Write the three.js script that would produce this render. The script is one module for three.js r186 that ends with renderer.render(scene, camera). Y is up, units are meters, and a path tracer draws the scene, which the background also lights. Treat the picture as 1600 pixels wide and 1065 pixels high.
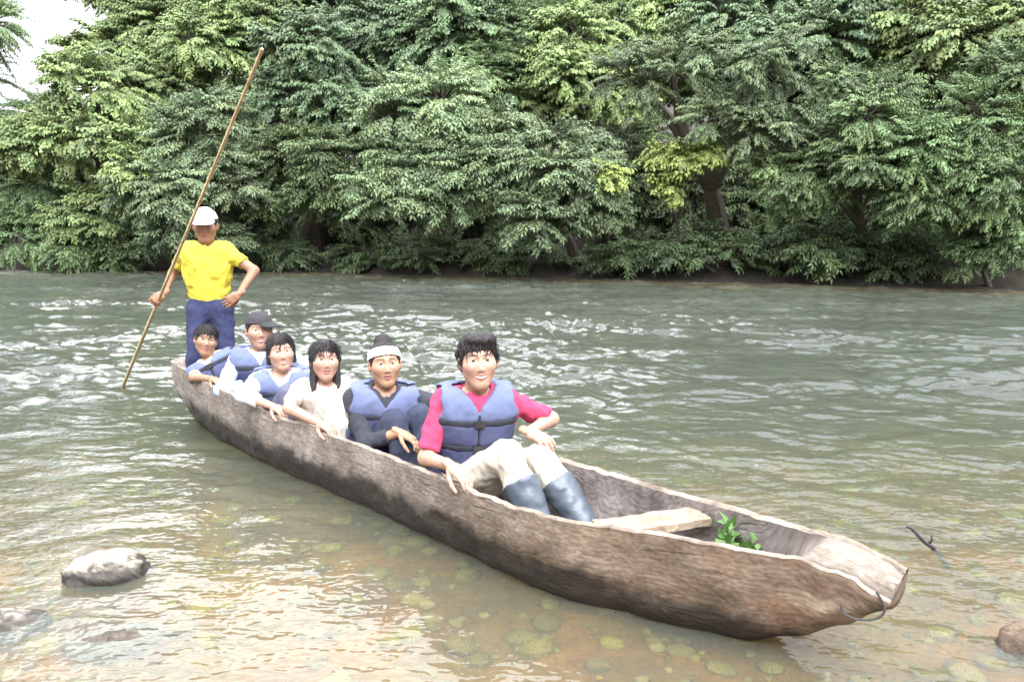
import * as THREE from 'three';
import { mergeGeometries } from 'three/addons/utils/BufferGeometryUtils.js';
import { createNoise2D, createNoise3D } from 'simplex-noise';

// ------------------------------------------------------------------ camera, sky, sun, exposure
const scene = new THREE.Scene();
const camera = new THREE.PerspectiveCamera(46.15, 1600 / 1065, 0.1, 400);
camera.position.set(0, 1.56, 0);
camera.rotation.x = -Math.atan(192.5 / 1250);

const renderer = new THREE.WebGLRenderer();
renderer.toneMapping = THREE.LinearToneMapping;
renderer.toneMappingExposure = 2.8;
renderer.shadowMap.enabled = true;

function rng(seed) { let a = seed >>> 0; return () => { a = (a + 0x6D2B79F5) | 0; let t = Math.imul(a ^ (a >>> 15), 1 | a); t = (t + Math.imul(t ^ (t >>> 7), 61 | t)) ^ t; return ((t ^ (t >>> 14)) >>> 0) / 4294967296; }; }
const n2 = createNoise2D(rng(11)), n3 = createNoise3D(rng(12));
const clamp = (x, a = 0, b = 1) => Math.min(b, Math.max(a, x));
const lerp = (a, b, t) => a + (b - a) * t;
const sstep = (a, b, x) => { const t = clamp((x - a) / (b - a)); return t * t * (3 - 2 * t); };
const V = (x, y, z) => new THREE.Vector3(x, y, z);

const SUN = V(-0.2, 0.66, -0.72).normalize(); // hazy sun behind the far trees, upper left
{ // bright thin overcast: white cloud all round, brighter overhead and round the veiled sun, soft cloud texture
  const w = 512, h = 256, d = new Float32Array(w * h * 4);
  for (let j = 0; j < h; j++) for (let i = 0; i < w; i++) {
    const el = ((j + 0.5) / h - 0.5) * Math.PI, az = (i + 0.5) / w * 2 * Math.PI;
    const x = Math.cos(el) * Math.cos(az), y = Math.sin(el), z = Math.cos(el) * Math.sin(az);
    const sunAng = Math.acos(clamp(x * SUN.x + y * SUN.y + z * SUN.z, -1, 1));
    const base = 0.66 * (1 + 0.7 * Math.max(0, y)) + 6.6 * Math.exp(-Math.pow(sunAng / 0.5, 2)) + 1.3 * Math.exp(-Math.pow(sunAng / 0.9, 2));
    const c = 0.5 + 0.5 * (0.6 * n3(x * 2.2, y * 4, z * 2.2) + 0.4 * n3(x * 5 + 9, y * 9, z * 5));
    const L = base * (0.84 + 0.3 * c), k = (j * w + i) * 4;
    d[k] = L * lerp(0.9, 0.975, c); d[k + 1] = L * lerp(0.95, 0.985, c); d[k + 2] = L * lerp(1.08, 1.05, c); d[k + 3] = 1;
  }
  const t = new THREE.DataTexture(d, w, h, THREE.RGBAFormat, THREE.FloatType);
  t.mapping = THREE.EquirectangularReflectionMapping; t.magFilter = THREE.LinearFilter; t.needsUpdate = true;
  scene.background = t; scene.environment = t;
}
const sun = new THREE.DirectionalLight(new THREE.Color(1, 0.975, 0.94), 0.7);
sun.name = 'sun';
sun.target.position.set(0, 0, -8); sun.position.copy(sun.target.position).addScaledVector(SUN, 35);
sun.castShadow = true; sun.shadow.radius = 75;
Object.assign(sun.shadow.camera, { left: -30, right: 30, top: 30, bottom: -30, near: 1, far: 90 });
sun.shadow.mapSize.set(2048, 2048);
scene.add(sun, sun.target);

// ------------------------------------------------------------------ helpers
const taken = {};
function numbered(name) { const k = taken[name] = (taken[name] ?? -1) + 1; return k ? `${name}_${String(k).padStart(3, '0')}` : name; }
function shade(o) { o.traverse((c) => { if (c.isMesh) { c.castShadow = true; c.receiveShadow = true; } }); return o; }
function thing(name, label, category, pos = [0, 0, 0], group) {
  const o = new THREE.Group(); o.name = numbered(name); o.position.set(...pos); scene.add(o);
  o.userData = { label, category }; if (group) o.userData.group = group;
  return o;
}
function part(name, geo, mat, parent, label) {
  const m = new THREE.Mesh(geo, mat); m.name = name; m.castShadow = m.receiveShadow = true; parent.add(m);
  if (label) m.userData.label = label;
  return m;
}
function single(name, geo, mat, label, category, group) {
  const m = new THREE.Mesh(geo, mat); m.name = numbered(name); m.castShadow = m.receiveShadow = true; scene.add(m);
  m.userData = { label, category }; if (group) m.userData.group = group;
  return m;
}
function structure(name, geo, mat) {
  const m = new THREE.Mesh(geo, mat); m.name = name; m.castShadow = m.receiveShadow = true; scene.add(m);
  m.userData = { kind: 'structure' };
  return m;
}
// periodic gradient noise for textures
function periodic(seed) {
  const R = rng(seed), P = Array.from({ length: 512 }, () => Math.floor(R() * 256));
  const g = (ix, iy, x, y) => { const a = P[(P[ix & 255] + iy) & 511] * 0.02454; return Math.cos(a) * x + Math.sin(a) * y; };
  return (x, y, px, py) => {
    const x0 = Math.floor(x), y0 = Math.floor(y), fx = x - x0, fy = y - y0;
    const m = (a, b) => ((a % b) + b) % b, xa = m(x0, px), xb = m(x0 + 1, px), ya = m(y0, py), yb = m(y0 + 1, py);
    const u = fx * fx * fx * (fx * (fx * 6 - 15) + 10), v = fy * fy * fy * (fy * (fy * 6 - 15) + 10);
    return 1.45 * lerp(lerp(g(xa, ya, fx, fy), g(xb, ya, fx - 1, fy), u), lerp(g(xa, yb, fx, fy - 1), g(xb, yb, fx - 1, fy - 1), u), v);
  };
}
function tex(w, h, fn, srgb, rx = 1, ry = 1) {
  const d = new Uint8Array(w * h * 4);
  for (let j = 0; j < h; j++) for (let i = 0; i < w; i++) {
    const c = fn(i / w, j / h), k = (j * w + i) * 4;
    if (typeof c === 'number') d[k] = d[k + 1] = d[k + 2] = 255 * clamp(c); else for (let q = 0; q < 3; q++) d[k + q] = 255 * clamp(c[q]);
    d[k + 3] = 255;
  }
  const t = new THREE.DataTexture(d, w, h); t.wrapS = t.wrapT = THREE.RepeatWrapping; t.magFilter = THREE.LinearFilter; t.minFilter = THREE.LinearMipmapLinearFilter;
  if (srgb) t.colorSpace = THREE.SRGBColorSpace; t.repeat.set(rx, ry); t.needsUpdate = true;
  return t;
}
const std = (r, g, b, rough = 0.8, o = {}) => new THREE.MeshStandardMaterial({ color: new THREE.Color().setRGB(r, g, b), roughness: rough, ...o });
function tube(pts, radii, sides = 7, closed = true) { // tapered tube through points
  const n = pts.length, pos = [], uv = [], idx = [];
  let nrm = V(0.3, 0.2, 1), len = 0;
  for (let i = 0; i < n; i++) {
    const t = pts[Math.min(n - 1, i + 1)].clone().sub(pts[Math.max(0, i - 1)]).normalize();
    nrm.addScaledVector(t, -nrm.dot(t)); if (nrm.lengthSq() < 1e-6) nrm.set(t.y, -t.x, 0.1); nrm.normalize();
    const b = t.clone().cross(nrm), r = typeof radii === 'number' ? radii : radii[i];
    if (i) len += pts[i].distanceTo(pts[i - 1]);
    for (let k = 0; k <= sides; k++) {
      const a = k / sides * 2 * Math.PI, p = pts[i].clone().addScaledVector(nrm, Math.cos(a) * r).addScaledVector(b, Math.sin(a) * r);
      pos.push(p.x, p.y, p.z); uv.push(len, k / sides * 6.28 * r);
    }
  }
  const w = sides + 1;
  for (let i = 0; i < n - 1; i++) for (let k = 0; k < sides; k++) { const a = i * w + k; idx.push(a, a + 1, a + w, a + 1, a + w + 1, a + w); }
  if (closed) for (const [e, f] of [[0, 1], [n - 1, 0]]) { const c = pos.length / 3; pos.push(pts[e].x, pts[e].y, pts[e].z); uv.push(0, 0); for (let k = 0; k < sides; k++) { const a = e * w + k; if (f) idx.push(c, a + 1, a); else idx.push(c, a, a + 1); } }
  const g = new THREE.BufferGeometry();
  g.setAttribute('position', new THREE.Float32BufferAttribute(pos, 3)); g.setAttribute('uv', new THREE.Float32BufferAttribute(uv, 2)); g.setIndex(idx); g.computeVertexNormals();
  return g;
}
const curve = (pts, n) => new THREE.CatmullRomCurve3(pts.map((p) => (p.isVector3 ? p : V(...p)))).getPoints(n);
function table(rows) { return (s) => { if (s <= rows[0][0]) return rows[0][1]; for (let i = 1; i < rows.length; i++) if (s <= rows[i][0]) { const [a, b] = [rows[i - 1], rows[i]], t = (s - a[0]) / (b[0] - a[0]), q = t * t * (3 - 2 * t); return lerp(a[1], b[1], lerp(t, q, 0.6)); } return rows[rows.length - 1][1]; }; }

// ------------------------------------------------------------------ river bed, water, far bank
const bankZ = (x) => { const c = Math.max(x, -22); return -21.46 + 0.3 * c + 0.0065 * c * c + (x < -22 ? 0.02 * (x + 22) : 0) + 0.25 * n2(x * 0.35, 3) + 0.1 * n2(x * 1.3, 8); };
function bedY(x, z) {
  const near = table([[-40, -1.5], [-14, -1.5], [-9, -1.3], [-6.8, -0.85], [-5.2, -0.45], [-4.2, -0.26], [-3.4, -0.18], [-2.6, -0.13], [-1.8, -0.05], [-0.8, 0.09], [1, 0.35], [8, 1.3]])(z);
  const d = z - bankZ(x); // distance out from the far bank
  const far = -0.12 - 1.38 * sstep(0, 3.5, d);
  const y = Math.max(near, d < 4 ? far : -1.5);
  return y + 0.035 * n2(x * 1.1, z * 1.1) + 0.02 * n2(x * 2.7 + 5, z * 2.7);
}
function sheet(xs, zs, fy, uvScale = 1) {
  const pos = [], uv = [], idx = [], w = xs.length;
  for (const z of zs) for (const x of xs) { pos.push(x, fy(x, z), z); uv.push(x * uvScale, -z * uvScale); }
  for (let j = 0; j < zs.length - 1; j++) for (let i = 0; i < w - 1; i++) { const a = j * w + i; idx.push(a, a + 1, a + w, a + 1, a + w + 1, a + w); }
  const g = new THREE.BufferGeometry();
  g.setAttribute('position', new THREE.Float32BufferAttribute(pos, 3)); g.setAttribute('uv', new THREE.Float32BufferAttribute(uv, 2)); g.setIndex(idx); g.computeVertexNormals();
  return g;
}
function graded(from, to, step) { const a = [from]; const s = Math.sign(to - from); while ((to - a[a.length - 1]) * s > 1e-6) a.push(s > 0 ? Math.min(to, a[a.length - 1] + step(a[a.length - 1])) : Math.max(to, a[a.length - 1] - step(a[a.length - 1]))); return a; }

const pA = periodic(21), pB = periodic(22), pC = periodic(23);
const bedMap = tex(1024, 1024, (u, v) => {
  const f = (k, p = pA) => p(u * k, v * k, k, k);
  const stone = Math.abs(f(14)) + 0.6 * Math.abs(f(31, pB)), grain = f(90, pC) * 0.5 + f(180, pB) * 0.5, big = f(4, pC) + 0.5 * f(8);
  const t = clamp(0.45 + 0.3 * big + 0.22 * grain - 0.25 * (0.5 - stone));
  const a = [0.33, 0.21, 0.065], b = [0.66, 0.465, 0.2], m = clamp(0.5 + 0.9 * f(6, pB));
  return [0, 1, 2].map((q) => lerp(a[q], b[q], t) * lerp(0.95, [1.08, 0.95, 0.75][q], m));
}, true, 0.4, 0.4);
const bedMat = new THREE.MeshStandardMaterial({ map: bedMap, roughness: 0.95, bumpMap: tex(512, 512, (u, v) => 0.5 + 0.35 * pA(u * 14, v * 14, 14, 14) + 0.2 * pB(u * 40, v * 40, 40, 40), false, 0.4, 0.4), bumpScale: 0.03 });
structure('riverbed', sheet(graded(-30, 30, (x) => 0.06 + 0.03 * Math.abs(x)), graded(6, -30, (z) => 0.07 + 0.012 * Math.abs(z)), bedY), bedMat);

// water: waves as geometry, finest ripples as bump; lightly silty
function wave(x, z) {
  const mid = sstep(-3.4, -9, z), shore = sstep(0, 1.6, z - bankZ(x));
  const gust = 0.85 + 0.55 * n2(x * 0.14 + 3, z * 0.3) + 0.4 * n2(x * 0.4, z * 0.9 + 7);
  const A = lerp(0.0075, 0.064, mid) * clamp(gust, 0.22, 1.7) * lerp(0.4, 1, shore);
  const wx = x + 0.25 * n2(x * 0.8, z * 0.8), wz = z + 0.2 * n2(x * 0.7 + 4, z * 0.9);
  const rdg = (a) => 1 - 2 * Math.abs(a);
  return A * (0.55 * n2(wx / 1.5, wz / 0.8) + 0.32 * rdg(n2(wx / 0.75 + 10, wz / 0.42)) + 0.34 * n2(wx / 0.36, wz / 0.2 + 20) + 0.17 * n2(wx / 0.17 + 5, wz / 0.1));
}
const rippleMap = tex(1024, 1024, (u, v) => {
  const f = (kx, ky, p) => p(u * kx, v * ky, kx, ky);
  return 0.5 + 0.24 * f(14, 24, pA) + 0.16 * f(30, 48, pB) + 0.1 * f(64, 90, pC);
}, false, 0.5, 0.5);
const waterMat = new THREE.MeshPhysicalMaterial({ color: new THREE.Color().setRGB(0.8, 0.88, 0.7), roughness: 0.05, transmission: 0.94, ior: 1.33, thickness: 1, attenuationColor: new THREE.Color().setRGB(0.34, 0.48, 0.25), attenuationDistance: 1.1, bumpMap: rippleMap, bumpScale: 0.0075 });
structure('river_water', sheet([...graded(0, -26, (x) => 0.028 + 0.009 * Math.abs(x)).reverse().slice(0, -1), ...graded(0, 26, (x) => 0.028 + 0.009 * Math.abs(x))], graded(1.5, -27, (z) => 0.024 + 0.0028 * Math.abs(z)), wave), waterMat);

{ // far bank: a steep cut rim, then ground climbing away under the trees
  const soil = new THREE.MeshStandardMaterial({ roughness: 1, map: tex(512, 512, (u, v) => { const f = (k, p) => p(u * k, v * k, k, k); const t = clamp(0.5 + 0.35 * f(7, pA) + 0.3 * f(22, pB) + 0.3 * f(70, pC)); return [lerp(0.07, 0.22, t), lerp(0.06, 0.19, t), lerp(0.045, 0.13, t)]; }, true, 0.35, 0.35) });
  const xs = graded(-34, 34, () => 0.3), ts = graded(-0.6, 40, (t) => 0.12 + 0.06 * Math.max(0, t)), pos = [], uv = [], idx = [];
  for (const t of ts) for (const x of xs) {
    const r = n2(x * 0.5, t * 0.5), y = (t < 0 ? t * 1.2 : 0.4 * sstep(0, 0.9, t + 0.25 * n2(x * 0.9, 1)) + Math.max(0, t - 0.9) * 0.26) + 0.12 * r * sstep(0, 1.5, t) + 0.06 * n2(x * 2.2, t * 2.2);
    pos.push(x, y, bankZ(x) - t); uv.push(x, t);
  }
  const w = xs.length;
  for (let j = 0; j < ts.length - 1; j++) for (let i = 0; i < w - 1; i++) { const a = j * w + i; idx.push(a, a + 1, a + w, a + 1, a + w + 1, a + w); }
  const g = new THREE.BufferGeometry(); g.setAttribute('position', new THREE.Float32BufferAttribute(pos, 3)); g.setAttribute('uv', new THREE.Float32BufferAttribute(uv, 2)); g.setIndex(idx); g.computeVertexNormals();
  structure('far_bank_ground', g, soil);
}
const groundY = (x, t) => (t < 0 ? t * 1.2 : 0.4 * sstep(0, 0.9, t) + Math.max(0, t - 0.9) * 0.26);
// ------------------------------------------------------------------ far bank forest
function leafGeo(len, wid, fold, droop) { // folded leaf along +Y, blade normal +Z
  const p = [0, 0, 0, -wid, len * 0.42, fold, 0, len * 0.45, -0.0, wid, len * 0.42, fold, 0, len, -droop];
  return { p, i: [0, 2, 1, 0, 3, 2, 1, 2, 4, 2, 3, 4] };
}
function sprig(seed, n, len, leafLen, leafWid, palmate) {
  const R = rng(seed), pos = [], idx = [];
  for (let k = 0; k < n; k++) {
    const t = palmate ? 0.05 : (k + 0.5) / n, side = k === n - 1 && !palmate ? 0 : (k % 2 ? 1 : -1);
    const L = leafLen * (0.75 + 0.5 * R()), l = leafGeo(L, leafWid * (0.8 + 0.4 * R()), leafWid * 0.35, L * 0.22);
    const m = new THREE.Matrix4(), e = new THREE.Euler(-0.2 - 0.5 * R() * (palmate ? 1.4 : 1), (R() - 0.5) * 1.1, palmate ? (k / n - 0.5) * 5.2 : -side * (0.75 + 0.5 * R()) + (R() - 0.5) * 0.3, 'ZXY');
    m.makeRotationFromEuler(e); m.setPosition((R() - 0.5) * 0.03, t * len, -0.12 * len * t * t + (R() - 0.5) * 0.04);
    const b = pos.length / 3, v = V(0, 0, 0);
    for (let q = 0; q < l.p.length; q += 3) { v.set(l.p[q], l.p[q + 1], l.p[q + 2]).applyMatrix4(m); pos.push(v.x, v.y, v.z); }
    for (const q of l.i) idx.push(b + q);
  }
  const g = new THREE.BufferGeometry(); g.setAttribute('position', new THREE.Float32BufferAttribute(pos, 3)); g.setIndex(idx); g.computeVertexNormals();
  return g;
}
const SPRIGS = { pinnate: [sprig(1, 17, 0.36, 0.095, 0.018), sprig(2, 15, 0.34, 0.1, 0.02)], broad: [sprig(3, 10, 0.14, 0.12, 0.03, true), sprig(4, 13, 0.31, 0.1, 0.026)], fine: [sprig(5, 22, 0.4, 0.066, 0.0145), sprig(6, 20, 0.36, 0.07, 0.0155)] };
const KIND = { // sprig, linear leaf colour, sprays per square metre of lobe
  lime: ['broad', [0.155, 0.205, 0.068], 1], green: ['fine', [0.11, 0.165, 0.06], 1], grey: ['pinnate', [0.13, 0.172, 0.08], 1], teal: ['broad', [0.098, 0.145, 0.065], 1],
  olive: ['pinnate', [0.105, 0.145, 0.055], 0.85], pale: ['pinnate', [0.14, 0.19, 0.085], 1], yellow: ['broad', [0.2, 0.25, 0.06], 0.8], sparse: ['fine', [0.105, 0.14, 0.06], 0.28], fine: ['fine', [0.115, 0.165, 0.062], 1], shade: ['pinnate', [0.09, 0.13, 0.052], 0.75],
};
const leafMat = new THREE.MeshPhysicalMaterial({ color: 0xffffff, roughness: 0.62, transmission: 0.22, thickness: 0, specularIntensity: 0.6 });
const barkMat = new THREE.MeshStandardMaterial({ roughness: 0.95, map: tex(256, 256, (u, v) => { const t = clamp(0.5 + 0.4 * pA(u * 6, v * 20, 6, 20) + 0.3 * pB(u * 24, v * 40, 24, 40)); return [lerp(0.16, 0.42, t), lerp(0.14, 0.38, t), lerp(0.11, 0.32, t)]; }, true, 1, 2) });
const TREES = [
  ['overhanging_tree', "yellow green broadleaf tree beside the gap of sky at top left", 'lime', -13.80, 1.50, [[-11.57,5.17,1.00,1.51,1.33], [-12.83,3.78,1.20,1.53,1.26], [-10.35,3.36,1.60,1.30,1.22], [-11.73,1.92,1.20,1.44,0.90]]],
  ['bankside_bush', "low green bush on the far bank at the left picture edge", 'green', -15.42, 0.60, [[-14.09,2.57,0.80,1.48,1.11], [-14.50,1.10,1.00,1.49,0.84], [-12.58,0.92,0.90,1.30,0.74]]],
  ['overhanging_tree', "grey green tree with arching sprays behind the boatman's pole", 'grey', -9.16, 0.80, [[-8.45,3.69,1.40,1.55,1.12], [-9.47,2.40,2.00,1.45,0.94], [-7.32,2.67,1.60,1.02,0.85], [-8.66,1.39,1.70,1.21,0.61]]],
  ['overhanging_tree', "dark teal leaved tree right of the pole's top end", 'teal', -5.93, 1.80, [[-5.20,5.86,0.60,1.37,1.11], [-4.71,4.47,1.00,1.26,0.93], [-6.23,4.81,0.70,0.87,1.04]]],
  ['overhanging_tree', "dark olive tree between the pole and the pale drooping tree", 'olive', -6.08, 0.80, [[-5.97,3.24,1.20,1.19,0.94], [-4.50,2.96,1.40,1.00,1.08], [-5.10,2.25,1.20,1.19,0.68], [-6.63,2.18,1.00,0.79,0.70]]],
  ['overhanging_tree', "pale green tree drooping low over the water in mid river view", 'pale', -1.82, 0.90, [[-1.74,4.38,1.50,1.51,1.19], [-2.50,3.03,2.20,1.25,0.94], [-1.24,2.71,2.00,1.09,0.93], [-2.91,2.18,2.80,1.00,0.49], [-1.73,2.20,2.00,0.94,0.50]]],
  ['overhanging_tree', "tree with broad pale sprays hanging lowest over the dark bank", 'grey', 1.73, 0.80, [[0.89,2.95,2.20,1.41,0.74], [0.00,2.71,2.00,0.84,0.76], [1.54,2.52,2.30,1.10,0.81], [0.51,1.57,2.80,0.88,0.47], [1.96,1.72,1.80,0.75,0.57], [-0.31,3.48,1.60,0.78,0.70]]],
  ['lime_shrub', "bright lime yellow leafy shrub standing out against dark shade", 'yellow', 4.24, 0.40, [[3.95,2.91,1.80,0.49,0.26], [3.54,2.46,1.70,0.26,0.35], [4.35,3.14,1.70,0.29,0.20], [3.45,2.89,1.60,0.26,0.21]]],
  ['lime_shrub', "small yellowish sprig cluster left of the bright lime shrub", 'yellow', 2.67, 0.30, [[2.07,2.60,2.60,0.31,0.26]]],
  ['open_branched_tree', "tree with bare dark limbs and sparse leaves, specks of sky between", 'sparse', 5.32, 1.20, [[3.56,4.80,1.80,1.14,0.78], [5.36,4.68,1.80,1.17,0.89], [4.47,3.70,2.00,1.12,0.56], [2.68,4.71,1.80,0.87,0.72], [5.85,3.44,2.00,0.82,0.61]]],
  ['overhanging_tree', "tall fine leaved green tree at the right picture edge", 'green', 10.86, 1.00, [[9.64,3.49,1.20,1.17,1.11], [9.85,2.19,1.60,0.90,0.77], [8.74,2.87,1.40,1.06,0.86], [10.22,4.50,0.90,0.78,0.78]]],
  ['overhanging_tree', "wide fine leaved tree between bare limbed tree and right edge tree", 'fine', 8.64, 1.00, [[7.52,3.72,1.20,1.23,1.03], [6.77,2.58,1.50,1.17,0.76], [7.86,2.56,1.70,1.20,0.67], [8.49,2.03,1.60,0.80,0.53], [6.34,2.13,1.40,0.85,0.51]]],
  ['bankside_bush', "green bush touching the water at the right picture edge", 'green', 10.76, 0.30, [[10.10,1.23,1.00,0.80,0.56], [9.70,0.82,0.90,0.54,0.35]]],
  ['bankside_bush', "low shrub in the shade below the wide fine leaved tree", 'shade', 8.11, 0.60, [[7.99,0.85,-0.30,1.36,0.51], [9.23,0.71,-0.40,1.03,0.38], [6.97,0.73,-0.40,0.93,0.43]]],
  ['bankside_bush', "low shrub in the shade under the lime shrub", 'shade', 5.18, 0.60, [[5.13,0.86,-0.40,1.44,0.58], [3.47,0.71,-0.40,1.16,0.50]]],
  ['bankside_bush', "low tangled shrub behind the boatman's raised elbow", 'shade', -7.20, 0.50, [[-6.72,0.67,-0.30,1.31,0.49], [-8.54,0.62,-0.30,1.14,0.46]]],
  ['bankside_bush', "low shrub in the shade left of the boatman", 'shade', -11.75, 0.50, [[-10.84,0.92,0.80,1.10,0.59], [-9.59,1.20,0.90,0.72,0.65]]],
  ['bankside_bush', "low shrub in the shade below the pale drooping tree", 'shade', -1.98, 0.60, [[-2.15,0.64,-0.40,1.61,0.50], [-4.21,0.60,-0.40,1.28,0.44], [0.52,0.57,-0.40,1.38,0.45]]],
  ['tall_forest_tree', "yellow green tree crown right of the sky gap, top of picture", 'lime', -11.15, 4.00, [[-9.24,6.81,-2.00,1.96,1.67], [-11.00,5.91,-2.00,1.60,1.60], [-7.91,7.43,-2.50,1.58,1.39]]],
  ['tall_forest_tree', "dark green crown with yellow tips at top, left of centre", 'teal', -3.43, 4.50, [[-3.82,7.22,-2.50,1.91,1.53], [-1.83,6.64,-2.00,1.65,1.47], [-4.76,5.68,-3.00,1.59,1.59]]],
  ['tall_forest_tree', "mixed green crown at the top centre of the picture", 'green', -0.21, 4.50, [[-0.37,6.83,-2.50,1.84,1.56], [0.00,5.14,-2.00,1.63,1.45], [-1.34,5.91,-3.00,1.15,1.15]]],
  ['tall_forest_tree', "yellow green crown at top, left of the bare limbed tree", 'lime', 1.98, 4.00, [[1.72,6.31,-1.50,1.54,1.20], [2.18,5.05,-1.00,1.34,1.01], [1.07,4.66,-2.00,1.08,1.08]]],
  ['tall_forest_tree', "dark teal crown behind the bare limbed tree at top", 'teal', 7.59, 5.00, [[5.67,6.83,-3.00,1.55,1.03], [7.77,5.95,-2.00,1.59,1.27], [7.29,4.74,-3.00,1.86,1.36]]],
  ['tall_forest_tree', "light yellow green crown in the top right corner", 'lime', 12.00, 4.00, [[10.05,5.67,-1.00,1.43,1.08], [11.05,5.85,-1.00,1.12,0.98], [9.52,5.36,-2.00,1.23,1.08]]],
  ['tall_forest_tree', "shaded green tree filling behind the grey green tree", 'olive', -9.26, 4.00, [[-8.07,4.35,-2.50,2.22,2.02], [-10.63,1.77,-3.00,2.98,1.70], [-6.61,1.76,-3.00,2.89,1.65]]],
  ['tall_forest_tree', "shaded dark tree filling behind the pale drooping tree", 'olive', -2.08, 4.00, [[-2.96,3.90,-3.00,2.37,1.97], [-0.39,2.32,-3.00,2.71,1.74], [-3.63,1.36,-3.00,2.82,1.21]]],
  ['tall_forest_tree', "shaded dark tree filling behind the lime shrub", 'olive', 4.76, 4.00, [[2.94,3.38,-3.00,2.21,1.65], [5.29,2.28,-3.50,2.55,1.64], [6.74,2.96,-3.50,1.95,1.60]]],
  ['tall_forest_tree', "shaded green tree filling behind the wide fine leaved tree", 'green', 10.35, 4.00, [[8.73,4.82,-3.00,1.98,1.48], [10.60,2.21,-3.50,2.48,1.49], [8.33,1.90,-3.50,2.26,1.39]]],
  ['tall_forest_tree', "shaded green tree at far left behind the low bush", 'green', -16.90, 4.00, [[-16.13,3.24,-2.50,2.76,1.91], [-14.08,1.56,-3.00,3.03,1.73], [-11.84,3.86,-3.00,1.69,1.90]]],
  ['tall_forest_tree', "tree crown reaching in at the upper left corner beside the sky gap", 'fine', -19.41, 3.50, [[-15.90,7.44,-1.00,0.98,0.78], [-18.36,6.04,-2.00,2.27,2.27], [-17.49,7.99,-2.00,1.83,1.63]]],
  ['tall_forest_tree', "green tree crown behind the right edge tree", 'lime', 13.27, 4.50, [[12.07,3.70,-3.00,1.70,1.70], [12.77,4.26,-2.00,1.72,1.72], [12.64,1.85,-2.00,1.76,1.32]]],
  ['back_row_tree', "back row tree crown left of the pole's tip, at the top edge", 'lime', -14.66, 7.00, [[-12.36,8.16,-5.00,2.00,1.78], [-12.24,9.77,-5.50,2.58,1.12], [-12.21,9.56,-6.50,2.56,1.53], [-12.98,6.10,-5.50,2.76,2.07]]],
  ['back_row_tree', "back row tree crown above the pole's tip, at the top edge", 'green', -10.06, 7.00, [[-8.93,8.45,-5.00,2.61,1.74], [-9.98,9.67,-5.50,2.55,1.11], [-7.95,9.37,-6.50,2.50,1.50], [-8.74,6.43,-5.50,2.69,2.02]]],
  ['back_row_tree', "back row tree crown between the pole's tip and the centre, at the top edge", 'teal', -5.73, 7.00, [[-5.08,8.26,-5.00,2.54,1.69], [-6.05,9.46,-5.50,2.48,1.08], [-3.97,9.14,-6.50,2.42,1.45], [-4.79,6.29,-5.50,2.61,1.96]]],
  ['back_row_tree', "back row tree crown just left of centre, at the top edge", 'green', -1.85, 7.00, [[-1.64,8.05,-5.00,2.46,1.64], [-2.51,9.22,-5.50,2.41,1.05], [-0.43,8.89,-6.50,2.35,1.41], [-1.26,6.14,-5.50,2.53,1.89]]],
  ['back_row_tree', "back row tree crown just right of centre, at the top edge", 'olive', 2.00, 7.00, [[1.78,7.80,-5.00,2.37,1.58], [1.01,8.94,-5.50,2.32,1.01], [3.07,8.60,-6.50,2.25,1.35], [2.23,5.96,-5.50,2.43,1.82]]],
  ['back_row_tree', "back row tree crown above the lime shrub, at the top edge", 'lime', 5.51, 7.00, [[4.91,7.54,-5.00,2.27,1.51], [4.26,8.64,-5.50,2.22,0.97], [6.27,8.30,-6.50,2.16,1.29], [5.42,5.77,-5.50,2.33,1.74]]],
  ['back_row_tree', "back row tree crown right of the lime shrub, at the top edge", 'teal', 8.86, 7.00, [[7.93,7.26,-5.00,2.16,1.44], [7.39,8.31,-5.50,2.12,0.92], [9.33,7.98,-6.50,2.05,1.23], [8.48,5.57,-5.50,2.21,1.66]]],
  ['back_row_tree', "back row tree crown left of the top right corner, at the top edge", 'green', 11.85, 7.00, [[10.64,6.99,-5.00,2.06,1.37], [10.20,7.99,-5.50,2.02,0.88], [12.07,7.67,-6.50,1.95,1.17], [11.23,5.37,-5.50,2.11,1.58]]],
  ['back_row_tree', "back row tree crown in the top right corner, at the top edge", 'lime', 14.49, 7.00, [[13.06,6.72,-5.00,1.96,1.31], [12.71,7.68,-5.50,1.92,0.84], [14.51,7.36,-6.50,1.85,1.11], [13.67,5.19,-5.50,2.00,1.50]]],
];

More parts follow.
